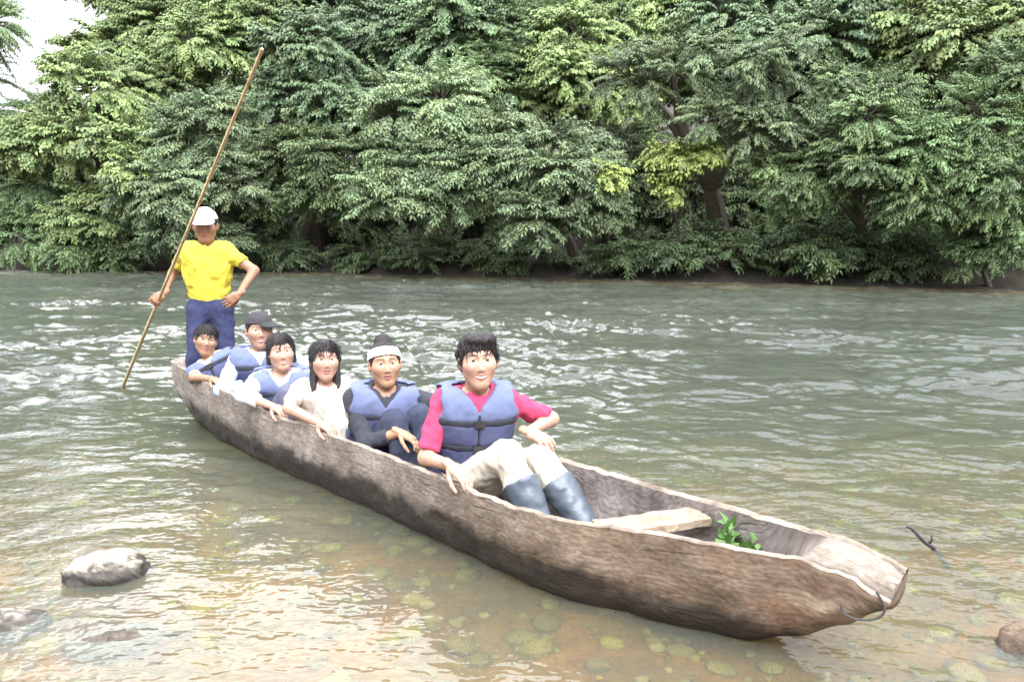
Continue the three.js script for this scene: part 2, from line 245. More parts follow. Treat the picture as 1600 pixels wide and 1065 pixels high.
function makeTree(spec, index) {
  const [name, label, kind, rx, rt, lobes] = spec, R = rng(1000 + index * 77);
  const bush = /bush|shrub/.test(name), z0 = bankZ(rx) - rt, base = V(rx, groundY(rx, rt) - 0.15, z0);
  const o = thing(name, label, bush ? 'bush' : 'tree', base.toArray());
  const [sk, col, dens] = KIND[kind], C = lobes.map(([x, y, ov, a, b]) => ({ c: V(x, y, bankZ(x) + ov).sub(base), a, b, d: Math.min(a, b) * 0.9 }));
  // trunk rises from the root towards the middle of the crown; a limb runs on into every lobe
  const mid = C.reduce((s, l) => s.add(l.c), V(0, 0, 0)).multiplyScalar(1 / C.length);
  const top = V(mid.x * 0.5, Math.max(0.25, mid.y * 0.5), mid.z * 0.35), r0 = bush ? 0.05 : (0.1 + 0.02 * mid.y) * (kind === 'sparse' ? 1.5 : 1);
  const tp = curve([V(0, 0, 0), V(top.x * 0.2 + (R() - 0.5) * 0.3, top.y * 0.5, top.z * 0.3), top], 8);
  part('trunk', tube(tp, tp.map((_, i) => r0 * (1.35 - 0.6 * i / 8)), 8), barkMat, o);
  const limbs = [];
  for (const l of C) {
    const m = top.clone().lerp(l.c, 0.5).add(V((R() - 0.5) * 0.5, 0.25 + R() * 0.35, (R() - 0.5) * 0.4)), p = curve([top, m, l.c], 8);
    part('limb', tube(p, p.map((_, i) => r0 * (0.74 - 0.07 * i)), 6), barkMat, o);
    limbs.push(p);
  }
  const mats = [[], []], cols = [[], []], q = new THREE.Quaternion(), up = V(0, 1, 0), bas = new THREE.Matrix4(), twigs = [];
  const tint = new THREE.Color();
  const S = []; C.forEach((l) => { S.push(l); for (let k = 0; k < 3; k++) { const d = V(R() * 2 - 1, R() * 1.6 - 0.7, R() * 2 - 0.7).normalize(), f = 0.4 + 0.25 * R(); S.push({ c: l.c.clone().add(V(d.x * l.a * 0.85, d.y * l.b * 0.85, d.z * l.d * 0.85)), a: l.a * f, b: l.b * f, d: l.d * f }); } });
  S.forEach((l, li) => {
    const area = 9 * Math.pow(l.a * l.b, 0.85), nS = Math.round(area * 5.2 * dens) + 6;
    const lt = 0.75 + 0.5 * R();
    for (let s = 0; s < nS; s++) {
      const d = V(R() * 2 - 1, R() * 2 - 0.75, R() * 2 - 1 + 0.35).normalize(), reach = 0.78 + 0.36 * R() * R() + 0.12 * n3(d.x * 2 + li * 5, d.y * 2, d.z * 2 + index);
      const end = V(d.x * l.a, d.y * l.b, d.z * l.d).multiplyScalar(reach), start = end.clone().multiplyScalar(0.35 + 0.2 * R());
      const size = 0.75 + 0.6 * R(), n = 7 + Math.floor(R() * 5), droop = 0.12 + 0.3 * R();
      const dir0 = end.clone().sub(start), Ls = dir0.length(); dir0.normalize();
      const spt = 0.8 + 0.4 * R(), hue = (R() - 0.5) * 0.12;
      const tw = [];
      for (let k = 0; k < n; k++) {
        const t = (k + 0.6) / n, pos = start.clone().lerp(end, t).add(V(0, -droop * t * t * Math.min(1, Ls), 0)).add(l.c);
        if (k % 3 === 0 || k === n - 1) tw.push(pos.clone());
        const side = (k % 2 ? 1 : -1) * (0.5 + 0.5 * R()) * (k === n - 1 ? 0.1 : 1);
        const sx = V(-dir0.z, 0, dir0.x).normalize(), y = dir0.clone().addScaledVector(sx, side).add(V(0, -0.15 - 0.5 * droop * t * 2 + (R() - 0.5) * 0.3, 0)).normalize();
        const zN = V((R() - 0.5) * 0.9, 1, 0.25 + (R() - 0.5) * 0.9); zN.addScaledVector(y, -zN.dot(y)).normalize();
        const x = y.clone().cross(zN); bas.makeBasis(x, y, zN); q.setFromRotationMatrix(bas);
        const v = R() < 0.5 ? 0 : 1, sc = size * (0.8 + 0.4 * R());
        mats[v].push(new THREE.Matrix4().compose(pos, q, V(sc, sc, sc)));
        const b = lt * spt * (0.8 + 0.4 * R());
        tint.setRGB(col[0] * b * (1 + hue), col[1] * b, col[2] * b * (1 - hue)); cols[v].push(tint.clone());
      }
      if (tw.length > 2 && s % 2 === 0) twigs.push(tube([l.c.clone().lerp(tw[0], 0.3), ...tw], [0.02, ...tw.map((_, i) => 0.016 - 0.003 * i)], 4, false));
    }
  });
  if (twigs.length) part('twigs', mergeGeometries(twigs), barkMat, o).userData.kind = 'stuff';
  for (const v of [0, 1]) {
    const im = new THREE.InstancedMesh(SPRIGS[sk][v], leafMat, mats[v].length); im.name = 'crown'; im.castShadow = im.receiveShadow = true;
    mats[v].forEach((m, i) => { im.setMatrixAt(i, m); im.setColorAt(i, cols[v][i]); });
    im.userData = { kind: 'stuff' }; o.add(im);
  }
}
TREES.forEach(makeTree);

// ------------------------------------------------------------------ dugout canoe
const STERN = V(-2.65, 0, -6.3), AXIS = V(0.7170965, 0, 0.69697389), ACROSS = V(-0.69697389, 0, 0.7170965); // along to the bow, across to the near side
const W = (s, w, y) => V(STERN.x + AXIS.x * s + ACROSS.x * w, y, STERN.z + AXIS.z * s + ACROSS.z * w);
const halfNear = table([[0, 0.05], [0.12, 0.13], [0.5, 0.2], [1.1, 0.265], [2, 0.315], [3, 0.315], [3.5, 0.35], [4, 0.395], [4.3, 0.375], [4.6, 0.275], [4.9, 0.19], [5.2, 0.125], [5.38, 0.085], [5.46, 0.05]]);
const halfFar = table([[0, 0.05], [0.12, 0.13], [0.5, 0.21], [1.1, 0.27], [2, 0.3], [3, 0.3], [3.6, 0.285], [4.2, 0.26], [4.6, 0.23], [5, 0.185], [5.25, 0.16], [5.4, 0.15], [5.47, 0.1]]);
const rimNear = table([[0, 0.45], [0.5, 0.45], [1.2, 0.42], [2, 0.385], [3, 0.37], [4.3, 0.37], [4.8, 0.385], [5.2, 0.395], [5.34, 0.375], [5.42, 0.34], [5.46, 0.315]]);
const rimFar = table([[0, 0.46], [0.5, 0.46], [1.2, 0.43], [2, 0.395], [3, 0.375], [4.3, 0.375], [4.8, 0.39], [5.2, 0.41], [5.47, 0.385]]);
const keel = table([[0, 0.26], [0.15, 0.1], [0.5, -0.02], [1, -0.09], [2, -0.13], [4.2, -0.13], [4.7, -0.09], [4.95, -0.025], [5.15, 0.065], [5.32, 0.17], [5.42, 0.255], [5.47, 0.285]]);
const hollow = (s) => sstep(0.12, 0.55, s) * (1 - 0.0 * s) * sstep(5.22, 4.92, s);
const floorY = (s) => lerp(0.06, 0.035, sstep(0.4, 1.2, s)) + 0.02 * sstep(4.2, 4.9, s);
{
  const canoe = thing('dugout_canoe', 'long weathered wooden dugout canoe carrying six seated people, bow resting in the shallows', 'canoe', W(2.73, 0, -0.13).toArray());
  const O = canoe.position, SL = 5.47, N = 170, NP = 40, stations = [];
  const rough = (s, side) => 0.006 * n2(s * 5, side * 3) + 0.004 * n2(s * 14, side * 9 + 2);
  const sect = (s, half, rimV, bottom, e, tau, side) => { // one quarter of a section; tau 0 at the rim, 1 at the keel
    const c = Math.pow(Math.cos(tau * Math.PI / 2), 2 / e), q = Math.pow(Math.sin(tau * Math.PI / 2), 2 / e);
    return [side * half * c, rimV - (rimV - bottom) * q];
  };
  for (let i = 0; i <= N; i++) stations.push(SL * (i < 20 ? i / 20 * 0.07 : i > 150 ? 0.9 + (i - 150) / 20 * 0.1 : lerp(0.07, 0.9, (i - 20) / 130)));
  const outer = [], rims = [[], []], inner = [];
  for (const s of stations) {
    const hn = halfNear(s) + rough(s, 1), hf = halfFar(s) + rough(s, 2), yn = rimNear(s) + rough(s, 3), yf = rimFar(s) + rough(s, 4), k = keel(s), o = [], inn = [];
    for (let j = 0; j <= NP; j++) {
      const t = j / NP * 2 - 1, side = t < 0 ? 1 : -1, tau = 1 - Math.abs(t);
      let [w, y] = sect(s, side > 0 ? hn : hf, side > 0 ? yn : yf, k, 2.35, tau, side);
      const f = sstep(0, 0.25, tau), adze = f * (0.010 * n3(s * 2.2, w * 5, y * 6) + 0.006 * n3(s * 8, w * 12, y * 14) - 0.003 * Math.abs(n3(s * 16, w * 20, y * 24)));
      w += side * adze; y += adze * 0.3 * tau;
      o.push(W(s, w, y));
    }
    const th = lerp(0.03, 0.04, hollow(s)), H = hollow(s), top = (side) => (side > 0 ? yn : yf) - 0.004;
    for (let j = 0; j <= NP; j++) {
      const t = j / NP * 2 - 1, side = t < 0 ? 1 : -1, tau = 1 - Math.abs(t), yt = top(side), mid = (yn + yf) / 2 + 0.012;
      const bottom = lerp(mid, floorY(s), H);
      let [w, y] = sect(s, Math.max(0.012, (side > 0 ? hn : hf) - th), yt, bottom, 2.7, tau, side);
      const f = sstep(0, 0.2, tau) * (0.35 + 0.65 * H), a = f * (0.007 * n3(s * 6 + 30, w * 14, y * 14) + 0.005 * n3(s * 15 + 30, w * 30, y * 30));
      w -= side * a * H; y += a * tau;
      inn.push(W(s, w, y));
    }
    outer.push(o); inner.push(inn);
    for (const [q, a, b] of [[0, o[0], inn[0]], [1, o[NP], inn[NP]]]) { // rounded worn edge between the two skins
      const r = []; for (let k2 = 0; k2 <= 4; k2++) { const t = k2 / 4; r.push(a.clone().lerp(b, t).add(V(0, 0.009 * Math.sin(t * Math.PI) + 0.002 * n2(s * 30 + q * 50, t), 0))); } rims[q].push(r);
    }
  }
  const grid = (rows, flip, col, uvf) => {
    const pos = [], uv = [], idx = [], c = [], w = rows[0].length;
    rows.forEach((r, i) => { let len = 0; r.forEach((p, j) => { if (j) len += p.distanceTo(r[j - 1]); pos.push(p.x - O.x, p.y - O.y, p.z - O.z); uv.push(stations[i], len); c.push(...col(stations[i], p, j / (w - 1))); }); });
    for (let i = 0; i < rows.length - 1; i++) for (let j = 0; j < w - 1; j++) { const a = i * w + j, q = [a, a + 1, a + w, a + 1, a + w + 1, a + w]; if (flip) q.reverse(); idx.push(...q); }
    for (const [i, f] of [[0, flip], [rows.length - 1, !flip]]) if (w > 8) { // close the ends
      const b = pos.length / 3, m = V(0, 0, 0); rows[i].forEach((p) => m.add(p)); m.multiplyScalar(1 / w); pos.push(m.x - O.x, m.y - O.y, m.z - O.z); uv.push(stations[i], 0.3); c.push(...col(stations[i], m, 0.5));
      for (let j = 0; j < w; j++) { const p = i * w + j, p2 = i * w + (j + 1) % w; if (f) idx.push(b, p, p2); else idx.push(b, p2, p); }
    }
    const g = new THREE.BufferGeometry(); g.setAttribute('position', new THREE.Float32BufferAttribute(pos, 3)); g.setAttribute('uv', new THREE.Float32BufferAttribute(uv, 2)); g.setAttribute('color', new THREE.Float32BufferAttribute(c, 3)); g.setIndex(idx); g.computeVertexNormals();
    return g;
  };
  const grainMap = tex(1024, 512, (u, v) => {
    const w = 0.25 * pC(u * 2, v * 3, 2, 3), f = (kx, ky, p) => p(u * kx, (v + w * 0.02) * ky, kx, ky);
    const streak = 0.3 * f(3, 40, pA) + 0.4 * f(12, 90, pB) + 0.4 * f(40, 160, pC), blot = 0.45 * f(9, 9, pB) + 0.4 * f(30, 24, pA) + 0.4 * f(80, 56, pC) + 0.3 * f(160, 100, pB), crack = Math.pow(clamp(1 - 7 * Math.abs(f(5, 20, pC))), 2) * clamp(f(9, 7, pA) * 2.2 - 0.5);
    const t = clamp(0.66 + 0.12 * streak + 0.34 * blot - 0.3 * crack);
    return [lerp(0.35, 0.95, t), lerp(0.32, 0.92, t), lerp(0.29, 0.9, t)];
  }, true, 0.5, 1);
  const grainBump = tex(1024, 512, (u, v) => { const f = (kx, ky, p) => p(u * kx, v * ky, kx, ky); return 0.55 + 0.07 * f(4, 60, pA) + 0.08 * f(16, 140, pB) + 0.35 * f(30, 20, pC) + 0.25 * f(80, 60, pB) - 0.5 * Math.pow(clamp(1 - 7 * Math.abs(f(5, 20, pC))), 2) * clamp(f(9, 7, pA) * 2.2 - 0.5); }, false, 0.5, 1);
  const wood = (o = {}) => new THREE.MeshStandardMaterial({ map: grainMap, bumpMap: grainBump, bumpScale: 0.005, roughness: 0.85, vertexColors: true, ...o });
  const mixc = (a, b, t) => a.map((x, i) => lerp(x, b[i], t));
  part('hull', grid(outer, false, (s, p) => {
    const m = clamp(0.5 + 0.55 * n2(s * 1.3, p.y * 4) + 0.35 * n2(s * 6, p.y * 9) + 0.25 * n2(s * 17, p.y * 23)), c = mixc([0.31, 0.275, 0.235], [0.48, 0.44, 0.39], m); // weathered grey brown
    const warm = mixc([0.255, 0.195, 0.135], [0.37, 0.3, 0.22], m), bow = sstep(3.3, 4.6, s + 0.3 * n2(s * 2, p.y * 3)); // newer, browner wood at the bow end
    const wet = sstep(0.22, 0.15, p.y + 0.04 * n2(s * 3, 4) + 0.025 * n2(s * 11, p.y * 8) + 0.05 * sstep(4, 5, s)); // soaked band with uneven tide line; shade of the hull bottom painted in too
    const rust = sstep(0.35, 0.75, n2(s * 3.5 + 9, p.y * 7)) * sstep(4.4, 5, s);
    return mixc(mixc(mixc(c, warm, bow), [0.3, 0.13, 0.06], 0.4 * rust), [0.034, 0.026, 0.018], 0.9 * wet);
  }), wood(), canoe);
  part('interior', grid(inner, true, (s, p) => { const m = clamp(0.5 + 0.5 * n2(s * 2.4, p.y * 5 + p.x) + 0.4 * n3(s * 9, p.x * 9, p.z * 9)); return mixc(mixc([0.24, 0.215, 0.2], [0.42, 0.39, 0.37], m), [0.38, 0.345, 0.29], sstep(4.95, 5.25, s)); }), wood({ roughness: 0.9 }), canoe, 'grey adze-marked hollow of the canoe');
  for (const q of [0, 1]) part('gunwale', grid(rims[q], q === 0, (s) => mixc([0.24, 0.195, 0.15], [0.54, 0.48, 0.39], clamp(0.55 + 0.5 * n2(s * 4, q * 7) + 0.4 * n2(s * 13, q * 7 + 3)))), wood({ roughness: 0.8 }), canoe, 'pale worn upper edge of the canoe');
  // plank thwart lying a little askew near the bow, and the low seat under the front passenger
  const plank = (a, b, wid, th, seed) => {
    const d = b.clone().sub(a), L = d.length(), g = new THREE.BoxGeometry(L, th, wid, 24, 2, 6), p = g.attributes.position;
    for (let i = 0; i < p.count; i++) { const x = p.getX(i), y = p.getY(i), z = p.getZ(i); p.setXYZ(i, x + 0.008 * n2(z * 20, seed), y + 0.005 * n2(x * 9, z * 12 + seed), z * (1 + 0.07 * n2(x * 6, seed)) ); }
    const uv = g.attributes.uv; for (let i = 0; i < uv.count; i++) uv.setXY(i, p.getX(i), p.getZ(i) + p.getY(i) + seed * 0.17);
    const c = new Float32Array(p.count * 3); for (let i = 0; i < p.count; i++) { const m = 0.5 + 0.5 * n2(p.getX(i) * 7 + seed, p.getZ(i) * 9); c[i * 3] = lerp(0.42, 0.6, m); c[i * 3 + 1] = lerp(0.34, 0.5, m); c[i * 3 + 2] = lerp(0.24, 0.37, m); }
    g.setAttribute('color', new THREE.BufferAttribute(c, 3)); g.computeVertexNormals();
    const x = d.clone().normalize(), z = x.clone().cross(V(0, 1, 0)).normalize(), y = z.clone().cross(x);
    g.applyMatrix4(new THREE.Matrix4().makeBasis(x, y, z)); const m = a.clone().add(b).multiplyScalar(0.5).sub(O); g.translate(m.x, m.y, m.z);
    return g;
  };
  part('thwart', plank(W(4.42, 0.245, 0.325), W(4.63, -0.185, 0.325), 0.15, 0.03, 1), wood(), canoe, 'light plank laid across the canoe near its bow');
  for (const [s, y, i] of [[3.34, 0.12, 2], [2.62, 0.1, 3], [2.02, 0.1, 4], [1.52, 0.1, 5], [1.02, 0.11, 6]]) part('thwart', plank(W(s, halfNear(s) * 0.68, y), W(s, -halfFar(s) * 0.68, y), 0.17, 0.03, i), wood(), canoe);
  // mooring rope: knotted round the bow, one loop hanging below
  const ropeMat = std(0.06, 0.056, 0.05, 0.95), rp = (pts, r, n = 40) => { const c = curve(pts.map((p) => p.clone().sub(O)), n); return tube(c, c.map((_, i) => r * (1 + 0.12 * Math.sin(i * 2.4))), 7); };
  part('mooring_rope', rp([W(5.43, 0.07, 0.35), W(5.46, 0.07, 0.3), W(5.44, 0.075, 0.262), W(5.38, 0.095, 0.245), W(5.34, 0.1, 0.255), W(5.33, 0.1, 0.28)], 0.0045), ropeMat, canoe, 'dark rope loop hanging from the bow');
}

// ------------------------------------------------------------------ people: distance fields meshed with surface nets
const sub = (a, b) => [a[0] - b[0], a[1] - b[1], a[2] - b[2]], dot = (a, b) => a[0] * b[0] + a[1] * b[1] + a[2] * b[2];
const addv = (a, b, k = 1) => [a[0] + b[0] * k, a[1] + b[1] * k, a[2] + b[2] * k], lenv = (a) => Math.hypot(a[0], a[1], a[2]);
const norm = (a) => { const l = lenv(a) || 1; return [a[0] / l, a[1] / l, a[2] / l]; }, cross = (a, b) => [a[1] * b[2] - a[2] * b[1], a[2] * b[0] - a[0] * b[2], a[0] * b[1] - a[1] * b[0]];
const mixv = (a, b, t) => [lerp(a[0], b[0], t), lerp(a[1], b[1], t), lerp(a[2], b[2], t)];
const smin = (a, b, k) => { const h = Math.max(k - Math.abs(a - b), 0) / k; return Math.min(a, b) - h * h * k * 0.25; };
const smax = (a, b, k) => -smin(-a, -b, k);
function cone(a, b, ra, rb, flat, f) { // tapered capsule, optionally flattened along axis `flat` by f
  const ba = sub(b, a), bb = dot(ba, ba) || 1e-9;
  return (x, y, z) => {
    let px = x - a[0], py = y - a[1], pz = z - a[2];
    if (flat) { const d = (px * flat[0] + py * flat[1] + pz * flat[2]) * (1 / f - 1); px += flat[0] * d; py += flat[1] * d; pz += flat[2] * d; }
    const t = clamp((px * ba[0] + py * ba[1] + pz * ba[2]) / bb), qx = px - ba[0] * t, qy = py - ba[1] * t, qz = pz - ba[2] * t;
    const d = Math.sqrt(qx * qx + qy * qy + qz * qz) - lerp(ra, rb, t);
    return flat ? d * lerp(f, 1, 0.35) : d;
  };
}
function ell(c, r) { const m = Math.min(...r); return (x, y, z) => { const a = (x - c[0]) / r[0], b = (y - c[1]) / r[1], d = (z - c[2]) / r[2], k = Math.sqrt(a * a + b * b + d * d); const g = Math.sqrt((a / r[0]) ** 2 + (b / r[1]) ** 2 + (d / r[2]) ** 2); return g > 1e-9 ? k * (k - 1) / g : -m; }; }
function join(list, k) { return (x, y, z) => { let d = list[0](x, y, z); for (let i = 1; i < list.length; i++) d = smin(d, list[i](x, y, z), k); return d; }; }
function nets(F, lo, hi, h, paint) { // surface nets over a box; paint(x, y, z) -> linear rgb
  const n = [0, 1, 2].map((q) => Math.ceil((hi[q] - lo[q]) / h) + 1), [nx, ny, nz] = n, f = new Float32Array(nx * ny * nz), B = 6;
  const at = (i, j, k) => (k * ny + j) * nx + i;
  for (let k = 0; k < nz; k += B) for (let j = 0; j < ny; j += B) for (let i = 0; i < nx; i += B) {
    const c = F(lo[0] + (i + B / 2) * h, lo[1] + (j + B / 2) * h, lo[2] + (k + B / 2) * h), skip = Math.abs(c) > B * h * 1.5;
    for (let c2 = k; c2 < Math.min(nz, k + B); c2++) for (let b = j; b < Math.min(ny, j + B); b++) for (let a = i; a < Math.min(nx, i + B); a++) f[at(a, b, c2)] = skip ? c : F(lo[0] + a * h, lo[1] + b * h, lo[2] + c2 * h);
  }
  const vid = new Int32Array(nx * ny * nz).fill(-1), pos = [], idx = [], off = [0, 1, nx, nx + 1, nx * ny, nx * ny + 1, nx * ny + nx, nx * ny + nx + 1];
  const E12 = [[0, 1], [2, 3], [4, 5], [6, 7], [0, 2], [1, 3], [4, 6], [5, 7], [0, 4], [1, 5], [2, 6], [3, 7]];
  for (let k = 0; k < nz - 1; k++) for (let j = 0; j < ny - 1; j++) for (let i = 0; i < nx - 1; i++) {
    const o = at(i, j, k); let m = 0; for (let c = 0; c < 8; c++) if (f[o + off[c]] < 0) m |= 1 << c;
    if (m === 0 || m === 255) continue;
    let sx = 0, sy = 0, sz = 0, cnt = 0;
    for (const [a, b] of E12) { if (((m >> a) & 1) === ((m >> b) & 1)) continue; const fa = f[o + off[a]], t = fa / (fa - f[o + off[b]]); sx += lerp(a & 1, b & 1, t); sy += lerp((a >> 1) & 1, (b >> 1) & 1, t); sz += lerp(a >> 2, b >> 2, t); cnt++; }
    vid[o] = pos.length / 3; pos.push(lo[0] + (i + sx / cnt) * h, lo[1] + (j + sy / cnt) * h, lo[2] + (k + sz / cnt) * h);
  }
  const quad = (a, b, c, d, fl) => { if (a < 0 || b < 0 || c < 0 || d < 0) return; if (fl) idx.push(a, c, b, a, d, c); else idx.push(a, b, c, a, c, d); };
  const sx = 1, sy = nx, sz = nx * ny;
  for (let k = 1; k < nz - 1; k++) for (let j = 1; j < ny - 1; j++) for (let i = 1; i < nx - 1; i++) {
    const o = at(i, j, k), s = f[o] < 0;
    if (s !== (f[o + sx] < 0)) quad(vid[o - sy - sz], vid[o - sz], vid[o], vid[o - sy], !s);
    if (s !== (f[o + sy] < 0)) quad(vid[o - sx - sz], vid[o - sx], vid[o], vid[o - sz], !s);
    if (s !== (f[o + sz] < 0)) quad(vid[o - sx - sy], vid[o - sy], vid[o], vid[o - sx], !s);
  }
  const g = new THREE.BufferGeometry(), uv = [], col = [];
  for (let i = 0; i < pos.length; i += 3) { uv.push(pos[i] + pos[i + 2] * 0.7, pos[i + 1] + pos[i + 2] * 0.3); if (paint) col.push(...paint(pos[i], pos[i + 1], pos[i + 2])); }
  g.setAttribute('position', new THREE.Float32BufferAttribute(pos, 3)); g.setAttribute('uv', new THREE.Float32BufferAttribute(uv, 2)); if (paint) g.setAttribute('color', new THREE.Float32BufferAttribute(col, 3)); g.setIndex(idx); g.computeVertexNormals();
  return g;
}
function box3(pts, pad) { const lo = [1e9, 1e9, 1e9], hi = [-1e9, -1e9, -1e9]; for (const p of pts) for (let q = 0; q < 3; q++) { lo[q] = Math.min(lo[q], p[q] - pad); hi[q] = Math.max(hi[q], p[q] + pad); } return [lo, hi]; }
function ik(a, t, l1, l2, pole) { // middle joint of a two-bone chain; stretches no further than it can
  let d = sub(t, a), L = lenv(d); const mx = (l1 + l2) * 0.995; if (L > mx) { t = addv(a, d, mx / L); d = sub(t, a); L = mx; }
  const dn = norm(d), x = (l1 * l1 - l2 * l2 + L * L) / (2 * L), hgt = Math.sqrt(Math.max(0, l1 * l1 - x * x));
  let p = addv(pole, dn, -dot(pole, dn)); p = norm(p);
  return [addv(addv(a, dn, x), p, hgt), t];
}
const fabricBump = tex(256, 256, (u, v) => 0.5 + 0.2 * pA(u * 6, v * 6, 6, 6) + 0.12 * pB(u * 60, v * 60, 60, 60) + 0.1 * Math.sin(u * 2 * Math.PI * 64) * Math.sin(v * 2 * Math.PI * 64), false, 4, 4);
const cloth = (c, rough = 0.9) => new THREE.MeshPhysicalMaterial({ color: new THREE.Color().setRGB(...c), roughness: rough, bumpMap: fabricBump, bumpScale: 0.003, sheen: 0.15 });
const skinMat = new THREE.MeshPhysicalMaterial({ color: 0xffffff, vertexColors: true, roughness: 0.52, specularIntensity: 0.7 });
const hairMat = std(0.012, 0.009, 0.008, 0.62), hairBump = tex(256, 256, (u, v) => 0.5 + 0.4 * pA(u * 40, v * 4, 40, 4), false, 6, 3); hairMat.bumpMap = hairBump; hairMat.bumpScale = 0.004;
const strapMat = cloth([0.02, 0.021, 0.03]), buckleMat = std(0.025, 0.025, 0.028, 0.4);
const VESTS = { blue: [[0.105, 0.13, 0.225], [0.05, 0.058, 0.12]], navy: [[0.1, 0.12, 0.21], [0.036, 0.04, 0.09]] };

function makePerson(P) {
  const k = P.size ?? 1, base = P.base, Lc = (v) => [v.x - base.x, v.y - base.y, v.z - base.z];
  const pel = Lc(P.pelvis), neck = Lc(P.neck), head = Lc(P.head), up = norm(sub(neck, pel));
  let fwd = norm([P.face[0], 0, P.face[1]]); fwd = norm(addv(fwd, up, -dot(fwd, up)));
  const left = cross(up, fwd); // the person's own left
  let pf = norm([P.hipFace[0], 0, P.hipFace[1]]); const pl = cross([0, 1, 0], pf);
  const w = P.broad ?? 1, shW = 0.165 * k * w, hipW = 0.088 * k, chest = mixv(pel, neck, 0.68), waist = mixv(pel, neck, 0.33);
  const sh = [1, -1].map((s) => addv(addv(neck, left, s * shW), up, -0.045 * k)), hip = [1, -1].map((s) => addv(pel, pl, s * hipW));
  const UA = 0.275 * k, FA = 0.245 * k, TH = 0.4 * k, SHN = 0.4 * k;
  const arms = [0, 1].map((i) => { const t = Lc(P.hands[i].at), [e, wr] = ik(sh[i], t, UA, FA, P.hands[i].pole); return { e, w: wr }; });
  const legs = [0, 1].map((i) => { const t = Lc(P.feet[i].at), [kn, an] = ik(hip[i], t, TH, SHN, P.feet[i].pole); return { k: kn, a: an }; });
  const toes = [0, 1].map((i) => addv(addv(legs[i].a, norm([P.feet[i].dir[0], 0, P.feet[i].dir[1]]), 0.15 * k), [0, 1, 0], -0.055 * k));
  const o = thing('person', P.label, 'person', base.toArray(), undefined);
  const skin = P.skin, fat = P.fat ?? 1;
  // ---- torso field shared by the body and what covers it
  const torso = (g) => join([cone(pel, waist, 0.135 * k * fat + g, 0.13 * k * fat + g, fwd, 0.72), cone(waist, chest, 0.13 * k * fat + g, 0.155 * k * w + g, fwd, 0.68), cone(addv(chest, left, -0.045 * k), addv(chest, left, 0.045 * k), 0.13 * k + g, 0.13 * k + g, fwd, 0.72), cone(addv(sh[0], left, -0.02), addv(sh[1], left, 0.02), 0.062 * k + g, 0.062 * k + g)], 0.07);
  const armF = (i, g, to = 1) => { const A = [cone(sh[i], arms[i].e, 0.048 * k + g, 0.037 * k + g)]; if (to > 1) A.push(cone(arms[i].e, arms[i].w, 0.037 * k + g, 0.025 * k + g)); return join(A, 0.02); };
  const legF = (i, g) => join([cone(hip[i], legs[i].k, 0.083 * k * fat + g, 0.056 * k + g), cone(legs[i].k, mixv(legs[i].k, legs[i].a, 0.4), 0.054 * k + g, 0.056 * k + g), cone(mixv(legs[i].k, legs[i].a, 0.4), legs[i].a, 0.056 * k + g, 0.036 * k + g)], 0.03);
  // ---- head, in its own frame
  const hf = norm(P.look), hl0 = norm(cross([0, 1, 0], hf)), roll = P.roll ?? 0, hu0 = cross(hf, hl0), hl = norm(addv(hl0, hu0, roll)), hu = cross(hf, hl);
  const toHead = new THREE.Matrix4().makeBasis(V(...hl), V(...hu), V(...hf)).setPosition(...head).scale(V(k * 1.07, k * 1.07, k * 1.07));
  const inHead = toHead.clone().invert(), hv = V(0, 0, 0);
  const neckLocal = hv.set(...addv(neck, up, -0.02)).applyMatrix4(inHead).toArray();
  const ey = 0.012, smile = P.smile ?? 0.5;
  const skull = join([ell([0, 0.03, -0.014], [0.076, 0.088, 0.094]), ell([0, -0.02, 0.02], [0.063, 0.085, 0.07]), cone([0, -0.03, 0.03], [0, -0.09, 0.054], 0.056, 0.026, [0, 0, 1], 0.9), ell([0.041, -0.016, 0.052], [0.026, 0.024, 0.03]), ell([-0.041, -0.016, 0.052], [0.026, 0.024, 0.03]), cone([-0.045, -0.052, 0.01], [-0.011, -0.094, 0.048], 0.02, 0.018), cone([0.045, -0.052, 0.01], [0.011, -0.094, 0.048], 0.02, 0.018)], 0.03);
  const faceF = (x, y, z) => {
    let d = skull(x, y, z); const ax = Math.abs(x);
    d = smin(d, cone([0, 0.02, 0.08], [0, -0.026, 0.097], 0.0075, 0.011)(x, y, z), 0.016); // nose
    d = smin(d, Math.hypot(ax - 0.0105, y + 0.031, z - 0.088) - 0.009, 0.008);
    d = smin(d, cone([0.012, 0.034, 0.08], [0.046, 0.032, 0.066], 0.007, 0.006)(ax, y, z), 0.014); // brow
    d = smax(d, -(Math.hypot((ax - 0.032) / 1.35, y - ey, (z - 0.098)) - 0.017), 0.012); // eye socket
    d = smin(d, Math.hypot(ax - 0.031, y - ey, z - 0.071) - 0.0135, 0.004); // eyeball
    d = smin(d, cone([0.018, ey + 0.012, 0.0815], [0.042, ey + 0.01, 0.072], 0.0045, 0.004)(ax, y, z), 0.006); // lid
    const my = y - smile * 0.2 * ax; // mouth corners lift
    d = smin(d, cone([0, -0.054, 0.087], [0.021, -0.055, 0.077], 0.0075, 0.004)(ax, my, z), 0.01);
    d = smin(d, cone([0, -0.066, 0.084], [0.017, -0.064, 0.076], 0.008, 0.005)(ax, my, z), 0.01);
    d = smax(d, -(cone([0, -0.0602, 0.094], [0.022, -0.0595, 0.083], 0.0032 + 0.002 * smile, 0.002)(ax, my, z)), 0.003);
    d = smin(d, smax(ell([0.079, -0.006, -0.006], [0.013, 0.032, 0.02])(ax, y, z), -(Math.hypot(ax - 0.094, y + 0.004, z - 0.002) - 0.012), 0.006), 0.008); // ear
    return smin(d, neckCone(x, y, z), 0.035);
  };
  const neckCone = cone([0, -0.05, -0.018], neckLocal, 0.051, 0.056);
